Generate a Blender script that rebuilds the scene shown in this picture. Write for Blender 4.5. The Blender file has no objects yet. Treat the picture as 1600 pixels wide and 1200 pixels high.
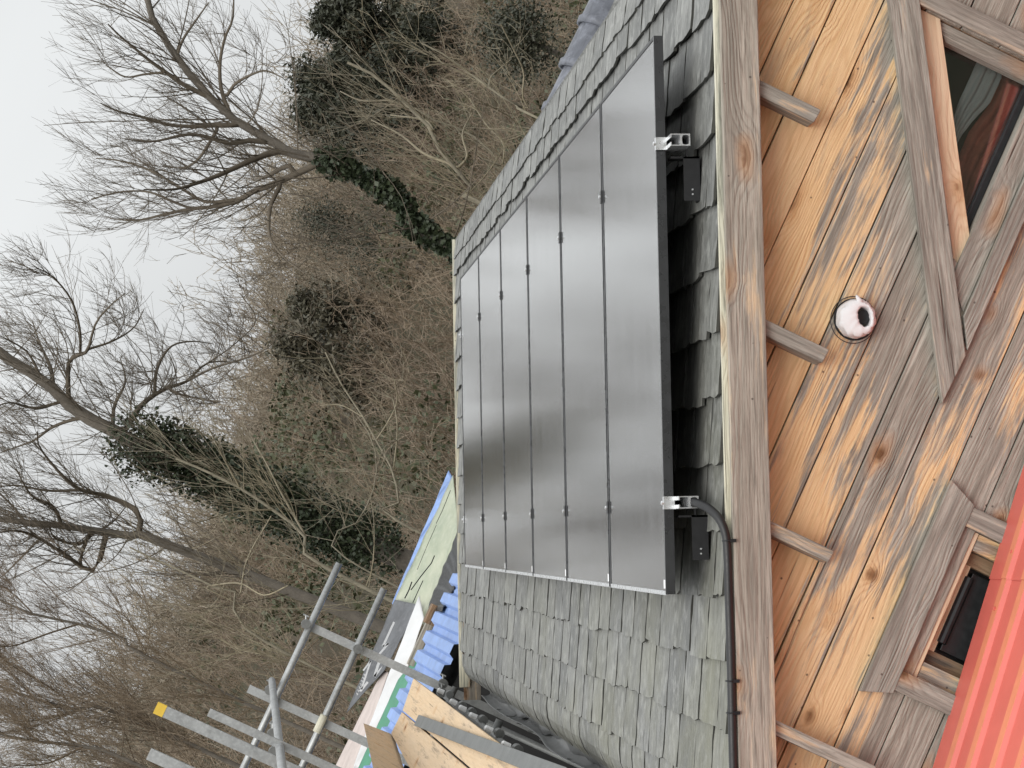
import bpy, bmesh, math, random
import numpy as np
from mathutils import Matrix, Vector
random.seed(7); RNG = np.random.default_rng(7)

# ------------------------------------------------------------------ camera
CAM = np.array([-0.3745, -7.1264, 1.2369]); F = 3610.48
CR = np.array([[0.4171, -0.1111, -0.9020], [-0.9026, 0.0656, -0.4255], [0.1064, 0.9916, -0.0729]])
U_, _, V_ = np.linalg.svd(CR); CR = U_ @ V_
scene = bpy.context.scene
col = scene.collection
cd = bpy.data.cameras.new('camera'); cam = bpy.data.objects.new('camera', cd); col.objects.link(cam)
m = Matrix.Identity(4)
for i in range(3):
    m[i][0] = CR[0][i]; m[i][1] = -CR[1][i]; m[i][2] = -CR[2][i]; m[i][3] = CAM[i]
cam.matrix_world = m
cd.sensor_fit = 'HORIZONTAL'; cd.sensor_width = 36.0; cd.lens = F / 1600 * 36
cd.clip_start = 0.05; cd.clip_end = 3000
scene.camera = cam

# ------------------------------------------------------------------ light
SUN_EL, SUN_AZ = math.radians(40), math.radians(205)      # veiled sun, high behind the camera
w = bpy.data.worlds.new('World'); scene.world = w; w.use_nodes = True
nt = w.node_tree; nt.nodes.clear()
def wn(t): return nt.nodes.new(t)
wo = wn('ShaderNodeOutputWorld'); bg = wn('ShaderNodeBackground')
sky = wn('ShaderNodeTexSky'); sky.sky_type = 'NISHITA'; sky.sun_disc = False
sky.sun_elevation = SUN_EL; sky.sun_rotation = SUN_AZ; sky.air_density = 2.0; sky.dust_density = 6.0
hs = wn('ShaderNodeHueSaturation'); hs.inputs['Saturation'].default_value = 0.12
nt.links.new(sky.outputs[0], hs.inputs['Color'])
# overcast cloud deck: brighter to the zenith, soft uneven cloud
tc = wn('ShaderNodeTexCoord'); sx = wn('ShaderNodeSeparateXYZ'); nt.links.new(tc.outputs['Generated'], sx.inputs[0])
mr = wn('ShaderNodeMapRange'); nt.links.new(sx.outputs['Z'], mr.inputs['Value'])
mr.inputs['From Min'].default_value = 0; mr.inputs['From Max'].default_value = 1
mr.inputs['To Min'].default_value = 5.25; mr.inputs['To Max'].default_value = 11.0
mp = wn('ShaderNodeMapping'); mp.inputs['Scale'].default_value = (1, 1, 3); nt.links.new(tc.outputs['Generated'], mp.inputs[0])
nz = wn('ShaderNodeTexNoise'); nz.inputs['Scale'].default_value = 3.0; nz.inputs['Detail'].default_value = 3
nt.links.new(mp.outputs[0], nz.inputs[0])
m2 = wn('ShaderNodeMapRange'); nt.links.new(nz.outputs[0], m2.inputs['Value'])
m2.inputs['To Min'].default_value = 0.86; m2.inputs['To Max'].default_value = 1.14
mu = wn('ShaderNodeMath'); mu.operation = 'MULTIPLY'; nt.links.new(mr.outputs[0], mu.inputs[0]); nt.links.new(m2.outputs[0], mu.inputs[1])
cc = wn('ShaderNodeMix'); cc.data_type = 'RGBA'; cc.blend_type = 'MULTIPLY'; cc.inputs['Factor'].default_value = 1
cc.inputs['A'].default_value = (0.965, 0.99, 1.0, 1); nt.links.new(mu.outputs[0], cc.inputs['B'])
mx = wn('ShaderNodeMix'); mx.data_type = 'RGBA'; mx.inputs['Factor'].default_value = 0.9
nt.links.new(hs.outputs[0], mx.inputs['A']); nt.links.new(cc.outputs['Result'], mx.inputs['B'])
nt.links.new(mx.outputs['Result'], bg.inputs['Color']); bg.inputs['Strength'].default_value = 0.13
nt.links.new(bg.outputs[0], wo.inputs[0])
sd = bpy.data.lights.new('sun', 'SUN'); sd.energy = 1.5; sd.angle = math.radians(35); sd.color = (1, 0.97, 0.92)
sun = bpy.data.objects.new('sun', sd); col.objects.link(sun)
sdir = Vector((math.sin(SUN_AZ) * math.cos(SUN_EL), math.cos(SUN_AZ) * math.cos(SUN_EL), math.sin(SUN_EL)))
sun.rotation_euler = sdir.to_track_quat('Z', 'Y').to_euler(); sun.location = (0, -10, 20)
vs = scene.view_settings; vs.view_transform = 'Standard'; vs.look = 'None'; vs.exposure = 0.15; vs.gamma = 1; vs.use_curve_mapping = False
scene.render.engine = 'CYCLES'

# ------------------------------------------------------------------ helpers
TH = 0.451417
S = np.array([math.cos(TH), 0, math.sin(TH)]); N = np.array([-math.sin(TH), 0, math.cos(TH)]); Yv = np.array([0., 1, 0])
def roofpt(s, y, n): return S * s + Yv * y + N * n
def ray(x, y): return CR.T @ np.array([(x - 800) / F, (y - 600) / F, 1.0])
def px(x, y, Y):                       # pixel -> point on the plane y = Y
    d = ray(x, y); t = (Y - CAM[1]) / d[1]; return CAM + t * d
WM = {}
def thing(name, label, cat, loc=(0, 0, 0), group=None):
    o = bpy.data.objects.new(name, None); o.empty_display_size = 0.1; col.objects.link(o)
    o.location = loc; WM[o.name] = Matrix.Translation(Vector(loc))
    o['label'] = label; o['category'] = cat
    if group: o['group'] = group
    return o
def tag(o, label, cat, group=None):
    o['label'] = label; o['category'] = cat
    if group: o['group'] = group
    return o
def place(o, parent=None, mat=None):
    mat = mat or Matrix.Identity(4)
    o.matrix_world = mat; WM[o.name] = mat.copy()
    if parent is not None:
        o.parent = parent; o.matrix_parent_inverse = WM[parent.name].inverted(); o.matrix_basis = mat
    return o
def mk(name, verts, faces, mat, parent=None, M=None, smooth=False):
    me = bpy.data.meshes.new(name); me.from_pydata([tuple(map(float, v)) for v in verts], [], faces); me.update()
    if smooth: me.polygons.foreach_set('use_smooth', [True] * len(me.polygons))
    if mat: me.materials.append(mat)
    o = bpy.data.objects.new(name, me); col.objects.link(o)
    return place(o, parent, M)
def share(name, me, parent=None, M=None):
    o = bpy.data.objects.new(name, me); col.objects.link(o); return place(o, parent, M)
def frame(origin, xa, za):             # local x along xa, local z along za
    x = Vector(xa).normalized(); z = Vector(za).normalized(); y = z.cross(x).normalized(); z = x.cross(y)
    M = Matrix.Identity(4)
    for i in range(3): M[i][0], M[i][1], M[i][2], M[i][3] = x[i], y[i], z[i], origin[i]
    return M
def boxv(x0, x1, y0, y1, z0, z1):
    v = [(x, y, z) for x in (x0, x1) for y in (y0, y1) for z in (z0, z1)]
    f = [(0, 1, 3, 2), (4, 6, 7, 5), (0, 4, 5, 1), (2, 3, 7, 6), (0, 2, 6, 4), (1, 5, 7, 3)]
    return v, f
def box(name, x0, x1, y0, y1, z0, z1, mat, parent=None, M=None, bev=0.0):
    v, f = boxv(x0, x1, y0, y1, z0, z1); o = mk(name, v, f, mat, parent, M)
    if bev: b = o.modifiers.new('bevel', 'BEVEL'); b.width = bev; b.segments = 2
    return o
def merge(parts):
    V, Fc = [], []
    for v, f in parts:
        k = len(V); V += list(v); Fc += [tuple(i + k for i in q) for q in f]
    return V, Fc
def prism(poly, y0, y1):               # polygon (x,z) extruded along y
    n = len(poly); v = [(p[0], y0, p[1]) for p in poly] + [(p[0], y1, p[1]) for p in poly]
    f = [tuple(range(n)), tuple(range(2 * n - 1, n - 1, -1))]
    f += [(i, i + n, (i + 1) % n + n, (i + 1) % n) for i in range(n)]
    return v, f
def fixn(o):
    bm = bmesh.new(); bm.from_mesh(o.data); bmesh.ops.recalc_face_normals(bm, faces=bm.faces); bm.to_mesh(o.data); bm.free(); return o
def tube(path, rad, k=10, closed=False, cap=True):
    P = np.array(path, float); n = len(P); r = np.broadcast_to(np.array(rad, float), (n,))
    T = np.gradient(P, axis=0) if not closed else np.roll(P, -1, 0) - np.roll(P, 1, 0)
    T /= np.linalg.norm(T, axis=1)[:, None]
    a = np.array([0, 0, 1.]) if abs(T[0][2]) < .9 else np.array([1., 0, 0])
    u = np.cross(T[0], a); u /= np.linalg.norm(u); V = []
    for i in range(n):
        u = u - T[i] * (u @ T[i]); u /= np.linalg.norm(u); v = np.cross(T[i], u)
        for j in range(k):
            t = 2 * math.pi * j / k; V.append(P[i] + r[i] * (math.cos(t) * u + math.sin(t) * v))
    f = [(i * k + j, i * k + (j + 1) % k, ((i + 1) % n) * k + (j + 1) % k, ((i + 1) % n) * k + j) for i in range(n if closed else n - 1) for j in range(k)]
    if cap and not closed: f += [tuple(range(k - 1, -1, -1)), tuple(range((n - 1) * k, n * k))]
    return V, f

# ------------------------------------------------------------------ materials
def mat(name):
    m = bpy.data.materials.new(name); m.use_nodes = True; n = m.node_tree
    b = n.nodes['Principled BSDF']; return m, n, b
class G:
    def __init__(s, n): s.n = n
    def __call__(s, t, **k):
        o = s.n.nodes.new(t)
        for a, v in k.items(): setattr(o, a, v)
        return o
    def l(s, a, b): s.n.links.new(a, b)
    def noise(s, vec, scale, detail=4, rough=.55, dist=0):
        o = s('ShaderNodeTexNoise'); o.inputs['Scale'].default_value = scale; o.inputs['Detail'].default_value = detail
        o.inputs['Roughness'].default_value = rough; o.inputs['Distortion'].default_value = dist
        s.l(vec, o.inputs['Vector']); return o.outputs[0]
    def ramp(s, fac, stops, interp='LINEAR'):
        o = s('ShaderNodeValToRGB'); r = o.color_ramp; r.interpolation = interp
        while len(r.elements) < len(stops): r.elements.new(.5)
        for e, (p, c) in zip(r.elements, stops): e.position = p; e.color = (*c, 1) if len(c) == 3 else c
        s.l(fac, o.inputs[0]); return o.outputs[0]
    def rng(s, v, a, b, c, d):
        o = s('ShaderNodeMapRange')
        for k, x in zip(('From Min', 'From Max', 'To Min', 'To Max'), (a, b, c, d)): o.inputs[k].default_value = x
        s.l(v, o.inputs['Value']); return o.outputs[0]
    def math(s, op, a, b=None):
        o = s('ShaderNodeMath', operation=op)
        for i, x in enumerate((a, b)):
            if x is None: continue
            if isinstance(x, (int, float)): o.inputs[i].default_value = x
            else: s.l(x, o.inputs[i])
        return o.outputs[0]
    def mix(s, f, a, b, bt='MIX'):
        o = s('ShaderNodeMix', data_type='RGBA', blend_type=bt)
        for k, x in (('Factor', f), ('A', a), ('B', b)):
            i = o.inputs[k]
            if isinstance(x, (int, float)): i.default_value = x
            elif isinstance(x, tuple): i.default_value = (*x, 1)
            else: s.l(x, i)
        return o.outputs['Result']
    def coords(s, scale=(1, 1, 1), rnd=True, kind='Object'):
        t = s('ShaderNodeTexCoord'); v = t.outputs[kind]
        if rnd:
            oi = s('ShaderNodeObjectInfo'); a = s('ShaderNodeVectorMath', operation='SCALE'); a.inputs[0].default_value = (37.1, 53.7, 71.3)
            s.l(oi.outputs['Random'], a.inputs['Scale']); b = s('ShaderNodeVectorMath', operation='ADD'); s.l(v, b.inputs[0]); s.l(a.outputs[0], b.inputs[1]); v = b.outputs[0]
        return s.scaled(v, scale)
    def scaled(s, v, scale):
        mpn = s('ShaderNodeMapping'); mpn.inputs['Scale'].default_value = scale; s.l(v, mpn.inputs[0]); return mpn.outputs[0]
    def bump(s, h, strength, dist, b, prev=None):
        o = s('ShaderNodeBump'); o.inputs['Strength'].default_value = strength; o.inputs['Distance'].default_value = dist
        s.l(h, o.inputs['Height'])
        if prev: s.l(prev, o.inputs['Normal'])
        s.l(o.outputs[0], b.inputs['Normal']); return o.outputs[0]

def wood(name, freshdark, freshlight, grey0, grey1, weather=None, rough=.8, patch=True, ringamt=1.0, verge=False, kscale=(2.6, 5, 6.0), kr=1.0):
    """weather: fixed 0..1, or None = read the object's own 'fresh' value (1 = new wood).
    verge: boards sheltered close below the verge have greyed less than those further down."""
    m, n, b = mat(name); g = G(n)
    base = g.coords((1, 1, 1))
    kv = g('ShaderNodeTexVoronoi', feature='F1'); kv.inputs['Scale'].default_value = 1; kv.inputs['Randomness'].default_value = 1
    kw = g.noise(g.scaled(base, (9, 9, 9)), 1.0, 3); kb = g('ShaderNodeVectorMath', operation='ADD'); g.l(g.scaled(base, kscale), kb.inputs[0])
    ks = g('ShaderNodeVectorMath', operation='SCALE'); ks.inputs[0].default_value = (.25, .25, .35); g.l(kw, ks.inputs['Scale']); g.l(ks.outputs[0], kb.inputs[1]); g.l(kb.outputs[0], kv.inputs['Vector'])
    kd = kv.outputs['Distance']; knot = g.rng(kd, .05 * kr, .12 * kr, 1, 0); around = g.rng(kd, .03, .5, 1, 0); around = g.math('POWER', around, 2.0)
    sx = g('ShaderNodeSeparateXYZ'); g.l(base, sx.inputs[0])
    lo = g.noise(g.scaled(base, (.9, 6, 6)), 1.0, 3, .5)
    rc = g.math('ADD', g.math('MULTIPLY', sx.outputs['Z'], 150), g.math('ADD', g.math('MULTIPLY', lo, 44), g.math('MULTIPLY', around, 12.0)))
    ring = g.math('ADD', g.math('MULTIPLY', g.math('SINE', g.math('MULTIPLY', rc, 2.2)), .5), .5); ring = g.math('POWER', ring, 2.2)
    rvis = g.noise(g.scaled(base, (1.3, 8, 8)), 1.0, 2); ring = g.math('MULTIPLY', ring, g.rng(rvis, .35, .65, .25 * ringamt, 1.0 * ringamt))
    fine = g.noise(g.scaled(base, (6, 125, 125)), 1.0, 4, .7)
    streak = g.noise(g.scaled(base, (1.9, 46, 46)), 1.0, 6, .68)
    fc = g.mix(g.math('MULTIPLY', ring, .75), freshlight, freshdark); fc = g.mix(g.rng(fine, .42, .68, 0, .6), fc, freshdark); fc = g.mix(g.rng(streak, .5, .75, 0, .5), fc, tuple(x * .62 for x in freshdark))
    tone = g.noise(g.scaled(base, (.8, 5, 5)), 1.0, 3); fc = g.mix(g.rng(tone, .4, .7, 0, .55), fc, (freshlight[0] * .86, freshlight[1] * .92, freshlight[2] * 1.05))
    gc = g.mix(g.rng(streak, .36, .64, 0, 1), grey0, grey1); gc = g.mix(g.rng(fine, .46, .66, .0, .85), gc, tuple(x * .34 for x in grey0))
    gc = g.mix(g.math('MULTIPLY', ring, .4), gc, tuple(x * .5 for x in grey0))
    if weather is None:
        at = g('ShaderNodeAttribute', attribute_type='OBJECT', attribute_name='fresh'); fr = at.outputs['Fac']
    else:
        v = g('ShaderNodeValue'); v.outputs[0].default_value = 1 - weather; fr = v.outputs[0]
    if verge:
        ge = g('ShaderNodeNewGeometry'); gs = g('ShaderNodeSeparateXYZ'); g.l(ge.outputs['Position'], gs.inputs[0])
        nn_ = g.math('ADD', g.math('MULTIPLY', gs.outputs['X'], -.40), g.math('MULTIPLY', gs.outputs['Z'], .9))
        fr = g.math('ADD', fr, g.rng(nn_, -.72, -.30, -.22, .42))
    wm = g.noise(g.scaled(base, (1.7, 13, 13)), 1.0, 7, .66, .5)
    wm = g.math('ADD', g.rng(wm, .3, .7, -.5, .5), g.math('SUBTRACT', 1.0, fr))
    wm = g.math('ADD', wm, g.math('MULTIPLY', g.rng(streak, .3, .7, -.5, .5), .5))
    wmask = g.rng(wm, .36, .62, 0, .95)
    c = g.mix(wmask, fc, gc)
    if patch:
        pt = g.noise(g.scaled(base, (2.4, 11, 11)), 1.0, 6, .65, 1.0)
        c = g.mix(g.rng(pt, .56, .74, 0, .6), c, (grey0[0] * .55, grey0[1] * .50, grey0[2] * .46))
    halo = g.rng(kd, .10, .26, .5, 0); c = g.mix(halo, c, (.42, .20, .07))
    kdark = g.mix(g.rng(fine, .3, .7, 0, 1), (.17, .075, .03), (.07, .035, .018)); c = g.mix(g.math('MULTIPLY', knot, .9), c, kdark)
    crack = g.noise(g.scaled(base, (1.1, 52, 52)), 1.0, 3, .5, .6); c = g.mix(g.rng(crack, .70, .75, 0, .8), c, (.045, .033, .026))
    sp = g('ShaderNodeTexVoronoi'); sp.inputs['Scale'].default_value = 13; g.l(base, sp.inputs['Vector'])
    c = g.mix(g.rng(sp.outputs['Distance'], .035, .06, .75, 0), c, (.05, .035, .03))
    g.l(c, b.inputs['Base Color']); b.inputs['Roughness'].default_value = rough
    b.inputs['Specular IOR Level'].default_value = .2
    h = g.math('ADD', g.math('MULTIPLY', fine, .7), g.math('MULTIPLY', streak, 1.0)); h = g.math('SUBTRACT', h, g.math('MULTIPLY', ring, .35)); h = g.math('SUBTRACT', h, g.rng(crack, .68, .76, 0, 1.2))
    g.bump(h, .8, .005, b)
    return m
M_plank = wood('weathered_plank', (.57, .355, .17), (.74, .525, .295), (.45, .43, .38), (.20, .188, .165), verge=True)
M_knotty = wood('knotty_plank', (.57, .355, .17), (.74, .525, .295), (.45, .43, .38), (.20, .188, .165), verge=True, kscale=(5.0, 5, 7.5), kr=1.5)
M_grey = wood('grey_board', (.52, .36, .21), (.62, .46, .30), (.41, .395, .35), (.19, .18, .162), .88)
M_barge = wood('barge_wood', (.50, .36, .23), (.62, .47, .31), (.44, .40, .345), (.24, .215, .185), .80)
M_pine = wood('new_pine', (.58, .40, .25), (.72, .55, .37), (.5, .4, .3), (.35, .27, .2), .05, patch=False)
M_pale = wood('pale_batten', (.52, .48, .36), (.66, .62, .48), (.5, .49, .40), (.3, .3, .25), .35, patch=False)
M_ply = wood('plywood', (.56, .40, .25), (.66, .50, .33), (.56, .44, .31), (.46, .35, .25), .25, patch=False, ringamt=.25)
M_dark = wood('dark_timber', (.20, .12, .07), (.27, .18, .11), (.2, .17, .14), (.1, .085, .07), .3)

def slate_mat(name, c0, c1, lich=.6):
    m, n, b = mat(name); g = G(n); v = g.coords((1, 1, 1))
    oi = g('ShaderNodeObjectInfo')
    c = g.mix(oi.outputs['Random'], c0, c1)
    st = g.noise(g.scaled(v, (9, 34, 9)), 1, 6, .7, .8); c = g.mix(g.rng(st, .40, .66, 0, .75), c, tuple(x * .45 for x in c0))
    bl = g.noise(g.scaled(v, (14, 17, 14)), 1, 6, .66); c = g.mix(g.rng(bl, .50, .68, 0, .6), c, tuple(min(1, x * 1.55) for x in c1))
    # lichen film: its own blotches, denser towards the gable end of the roof
    ge = g('ShaderNodeNewGeometry'); sp = g('ShaderNodeSeparateXYZ'); g.l(ge.outputs['Position'], sp.inputs[0])
    ln = g.noise(ge.outputs['Position'], 1.6, 5, .65)
    lm = g.math('MULTIPLY', g.rng(ln, .38, .68, 0, 1), g.rng(sp.outputs['Y'], 0, 7, 1, .25))
    lm = g.math('MULTIPLY', lm, g.rng(sp.outputs['X'], -.6, 1.0, lich, lich * .12))
    c = g.mix(lm, c, (.19, .185, .105))
    wsp = g.noise(g.scaled(v, (6, 30, 6)), 1.3, 3, .5); c = g.mix(g.rng(wsp, .70, .78, 0, .5), c, (.5, .49, .44))
    g.l(c, b.inputs['Base Color']); b.inputs['Roughness'].default_value = .5; b.inputs['Specular IOR Level'].default_value = .45
    h = g.math('ADD', g.math('MULTIPLY', st, .8), bl); g.bump(h, .9, .006, b)
    return m
M_slate = slate_mat('slate', (.135, .137, .132), (.24, .241, .228))
M_tile = slate_mat('ridge_tile_clay', (.125, .134, .158), (.155, .163, .19), .1)

def plain(name, c, rough=.5, metal=0., var=.25, scale=6, bump=.15, spec=.5, stretch=(1, 1, 1)):
    m, n, b = mat(name); g = G(n); v = g.coords(stretch)
    a = g.noise(v, scale, 6, .62); d = g.noise(v, scale * 7, 4, .6)
    k = g.mix(g.rng(a, .3, .7, 0, var * 1.6), c, tuple(x * .5 for x in c)); k = g.mix(g.rng(d, .45, .75, 0, var), k, tuple(min(1, x * 1.4 + .02) for x in c))
    g.l(k, b.inputs['Base Color']); b.inputs['Metallic'].default_value = metal; b.inputs['Specular IOR Level'].default_value = spec
    g.l(g.rng(d, .2, .8, max(.05, rough - .12), min(1, rough + .12)), b.inputs['Roughness'])
    if bump: g.bump(a, bump, .01, b)
    return m
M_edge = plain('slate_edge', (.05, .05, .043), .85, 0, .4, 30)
M_deck = plain('roof_underlay', (.03, .03, .03), .9)
M_galv = plain('galvanised_tube', (.42, .43, .43), .5, .55, .45, 9)
M_galvdark = plain('dull_steel', (.20, .205, .20), .55, .5, .4, 9)
M_alu = plain('aluminium', (.80, .81, .82), .3, .85, .08, 8, 0)
M_black = plain('black_anodised', (.012, .012, .013), .42, .0, .1, 8, 0)
M_frame = plain('panel_frame', (.028, .029, .031), .3, 0, .02, 3, 0, .8)
M_conduit = plain('black_plastic', (.018, .018, .019), .48, 0, .2, 12, 0)
M_gutter = plain('grey_gutter', (.26, .265, .265), .4, 0, .5, 5)
M_red = plain('red_sheet', (.62, .135, .105), .42, 0, .12, 3, .02)
M_orange = plain('orange_rib', (.72, .24, .13), .42, 0, .15, 3, .02)
M_blue = plain('blue_sheet', (.24, .36, .66), .45, 0, .35, 4, .1)
M_green = plain('green_sheet', (.06, .24, .145), .5, 0, .3, 6, .2)
M_white = plain('white_sheet', (.62, .63, .64), .5, 0, .1, 5, .1)
M_pink = plain('pale_panel', (.52, .45, .42), .6, 0, .3, 4, .15, stretch=(1, 8, 8))
M_yellow = plain('yellow_cap', (.75, .50, .06), .5, 0, .2)
M_sticker = plain('white_sticker', (.85, .85, .85), .5, 0, .02, 6, 0)
M_rub = plain('black_rubber', (.01, .011, .013), .4, 0, .2)
M_cable = plain('wire', (.03, .025, .025), .5)
M_cloth = plain('white_cloth', (.70, .69, .70), .85, 0, .06, 14, .3)
M_curt = plain('white_curtain', (.62, .64, .66), .9, 0, .1, 6, .1)
M_redc = plain('red_curtain', (.52, .15, .10), .9, 0, .35, 5, .1, stretch=(4, 4, .6))
M_inside = plain('dark_interior', (.06, .055, .045), .9)
M_bark = plain('bark', (.155, .135, .11), .9, 0, .5, 9, .6)
M_twig = plain('twig', (.14, .115, .085), .85, 0, .35, .6, 0)
M_palebark = plain('pale_bark', (.27, .24, .175), .85, 0, .5, 5, .4)

def foliage(name, c0, c1, scale=1.2):
    m, n, b = mat(name); g = G(n); t = g('ShaderNodeTexCoord')
    a = g.noise(t.outputs['Object'], scale, 4, .6); d = g.noise(t.outputs['Object'], scale * 14, 2, .5)
    k = g.mix(g.rng(a, .35, .65, 0, 1), c0, c1); k = g.mix(g.rng(d, .35, .7, 0, .5), k, tuple(x * .55 for x in c0))
    g.l(k, b.inputs['Base Color']); b.inputs['Roughness'].default_value = .55; return m
M_ivy = foliage('ivy_leaf', (.028, .042, .02), (.048, .062, .028), 3)
M_bramble = foliage('bramble_leaf', (.05, .065, .028), (.085, .085, .04), .7)
M_conifer = foliage('conifer_needle', (.035, .042, .025), (.06, .058, .035), 1.5)
M_olive = foliage('olive_needle', (.065, .062, .038), (.10, .085, .055), 1.5)
M_scrub = foliage('scrub_twig', (.17, .125, .085), (.25, .19, .125), .35)
M_scrub2 = foliage('scrub_twig_grey', (.22, .18, .13), (.30, .25, .18), .3)
M_straw = foliage('pale_stem', (.30, .255, .165), (.22, .19, .14), .5)

def glassm():
    m, n, b = mat('panel_glass'); g = G(n); v = g.coords((1, 1, 1), True)
    # cell grid: dark cells with barely lighter seams
    sx = g('ShaderNodeSeparateXYZ'); g.l(g.coords((1, 1, 1), False), sx.inputs[0])
    dust = g.noise(g.scaled(v, (1.2, 9, 1)), 1.5, 5, .6); smear = g.noise(g.scaled(v, (1.6, 16, 1)), 1.1, 5, .6, 1.2)
    c = g.mix(g.rng(dust, .35, .7, 0, .25), (.009, .010, .012), (.05, .05, .05)); c = g.mix(g.rng(smear, .64, .76, 0, .22), c, (.35, .35, .35))
    g.l(c, b.inputs['Base Color']); b.inputs['IOR'].default_value = 2.3; b.inputs['Specular IOR Level'].default_value = 1.0
    g.l(g.rng(dust, .3, .7, .10, .18), b.inputs['Roughness'])
    b.inputs['Coat Weight'].default_value = 1.0; b.inputs['Coat Roughness'].default_value = .13; b.inputs['Coat IOR'].default_value = 2.0
    wv = g.noise(g.scaled(v, (3.2, .7, 1)), 1.2, 2, .5); g.bump(wv, .10, .02, b)
    return m
M_glass = glassm()
def panem():
    m, n, b = mat('window_glass'); g = G(n)
    n.nodes.remove(b); out = n.nodes['Material Output']
    tr = g('ShaderNodeBsdfTransparent'); tr.inputs[0].default_value = (.82, .85, .83, 1); gl = g('ShaderNodeBsdfGlossy'); gl.inputs['Roughness'].default_value = .02
    fr = g('ShaderNodeFresnel'); fr.inputs[0].default_value = 1.6; mxs = g('ShaderNodeMixShader')
    f2 = g.math('ADD', g.math('MULTIPLY', fr.outputs[0], 1.0), .06)
    g.l(f2, mxs.inputs[0]); g.l(tr.outputs[0], mxs.inputs[1]); g.l(gl.outputs[0], mxs.inputs[2]); g.l(mxs.outputs[0], out.inputs[0])
    return m
M_pane = panem()
def groundm():
    m, n, b = mat('leaf_litter'); g = G(n); t = g('ShaderNodeTexCoord')
    a = g.noise(t.outputs['Object'], .25, 6, .65); d = g.noise(t.outputs['Object'], 6, 6, .7)
    c = g.mix(g.rng(a, .35, .65, 0, 1), (.105, .08, .05), (.06, .065, .03)); c = g.mix(g.rng(d, .35, .7, 0, .8), c, (.05, .038, .025))
    g.l(c, b.inputs['Base Color']); b.inputs['Roughness'].default_value = .95; g.bump(d, .8, .15, b); return m
M_ground = groundm()

# ------------------------------------------------------------------ ground and hillside
def sstep(t): t = np.clip(t, 0, 1); return t * t * (3 - 2 * t)
def hill(x, y):
    x = np.asarray(x, float); y = np.asarray(y, float)
    up = sstep((y - 15) / 62)
    h = -4.2 + up * (6.6 + .085 * np.clip(x, -20, 60)) + up * .9 * np.sin(x * .21 + 1) * np.cos(y * .13) + .35 * np.sin(x * .7 + y * .5) * up
    h += .9 * np.exp(-((x - 12) / 5.0) ** 2) * sstep((y - 20) / 30)
    return h
gx = np.linspace(-70, 95, 84); gy = np.concatenate([np.linspace(13, 80, 52), np.linspace(84, 160, 12)])
HV = [(x, y, float(hill(x, y)) - (0.0 if y < 90 else (y - 90) * .06)) for y in gy for x in gx]
nx = len(gx); HF = [(j * nx + i, j * nx + i + 1, (j + 1) * nx + i + 1, (j + 1) * nx + i) for j in range(len(gy) - 1) for i in range(nx - 1)]
h_ = mk('hillside', HV, HF, M_ground, smooth=True); h_['kind'] = 'structure'; h_['label'] = 'steep hillside of brown leaf litter under the scrub'
g_ = mk('ground', [(-900, -900, -4.3), (900, -900, -4.3), (900, 900, -4.3), (-900, 900, -4.3)], [(0, 1, 2, 3)], M_ground); g_['kind'] = 'structure'; g_['label'] = 'dull brown ground around the buildings'

# ------------------------------------------------------------------ the timber building
BLD = thing('timber_building', 'weathered timber building with grey slate roof and plank gable', 'building', (0.7, 0, -4.3))
N0 = -0.155                                 # slate bed
RIDGE_S, EAVE_S, Y_NEAR, Y_FAR = 2.24, -0.80, -0.225, 8.85
RX, RZ = (S * RIDGE_S + N * N0)[0], (S * RIDGE_S + N * N0)[2]
GAUGE = .2
def prof(s, n):                             # roof section with rolled-over eave; returns (x,z)
    s0, r = -.655, .17
    if s >= s0: p = S * s + N * n
    else:
        a = min((s0 - s) / r, 1.15); ex = (s0 - s) - a * r
        c = S * s0 + N * (N0 - r)
        rad = r + (n - N0); nn = N * math.cos(a) - S * math.sin(a); tt = -S * math.cos(a) - N * math.sin(a)
        p = c + nn * rad + tt * ex
    return p[0], p[2]
# roof deck (dark underlay), both slopes
ss = [-.86, -.82, -.78, -.74, -.70, -.655, 0, 1, RIDGE_S - .004]
top = [prof(s, N0 - .004) for s in ss]; bot = [prof(s, N0 - .05) for s in ss]
other = [(2 * RX - x, z) for x, z in top[::-1]]; otherb = [(2 * RX - x, z) for x, z in bot[::-1]]
outl = top + other + otherb + bot[::-1]
k = len(top) * 2; v = [(x, y, z) for y in (Y_NEAR + .004, Y_FAR - .004) for x, z in top + other + bot + otherb]
fs = []
for i in range(k - 1):
    fs += [(i, i + 1, 2 * k + i + 1, 2 * k + i), (k + i, 3 * k + i, 3 * k + i + 1, k + i + 1), (i, k + i, k + i + 1, i + 1), (2 * k + i, 2 * k + i + 1, 3 * k + i + 1, 3 * k + i)]
fs += [(0, 2 * k, 3 * k, k), (k - 1, 2 * k - 1, 4 * k - 1, 3 * k - 1)]
ROOF = mk('roof', v, fs, M_deck, BLD); fixn(ROOF)

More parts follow.
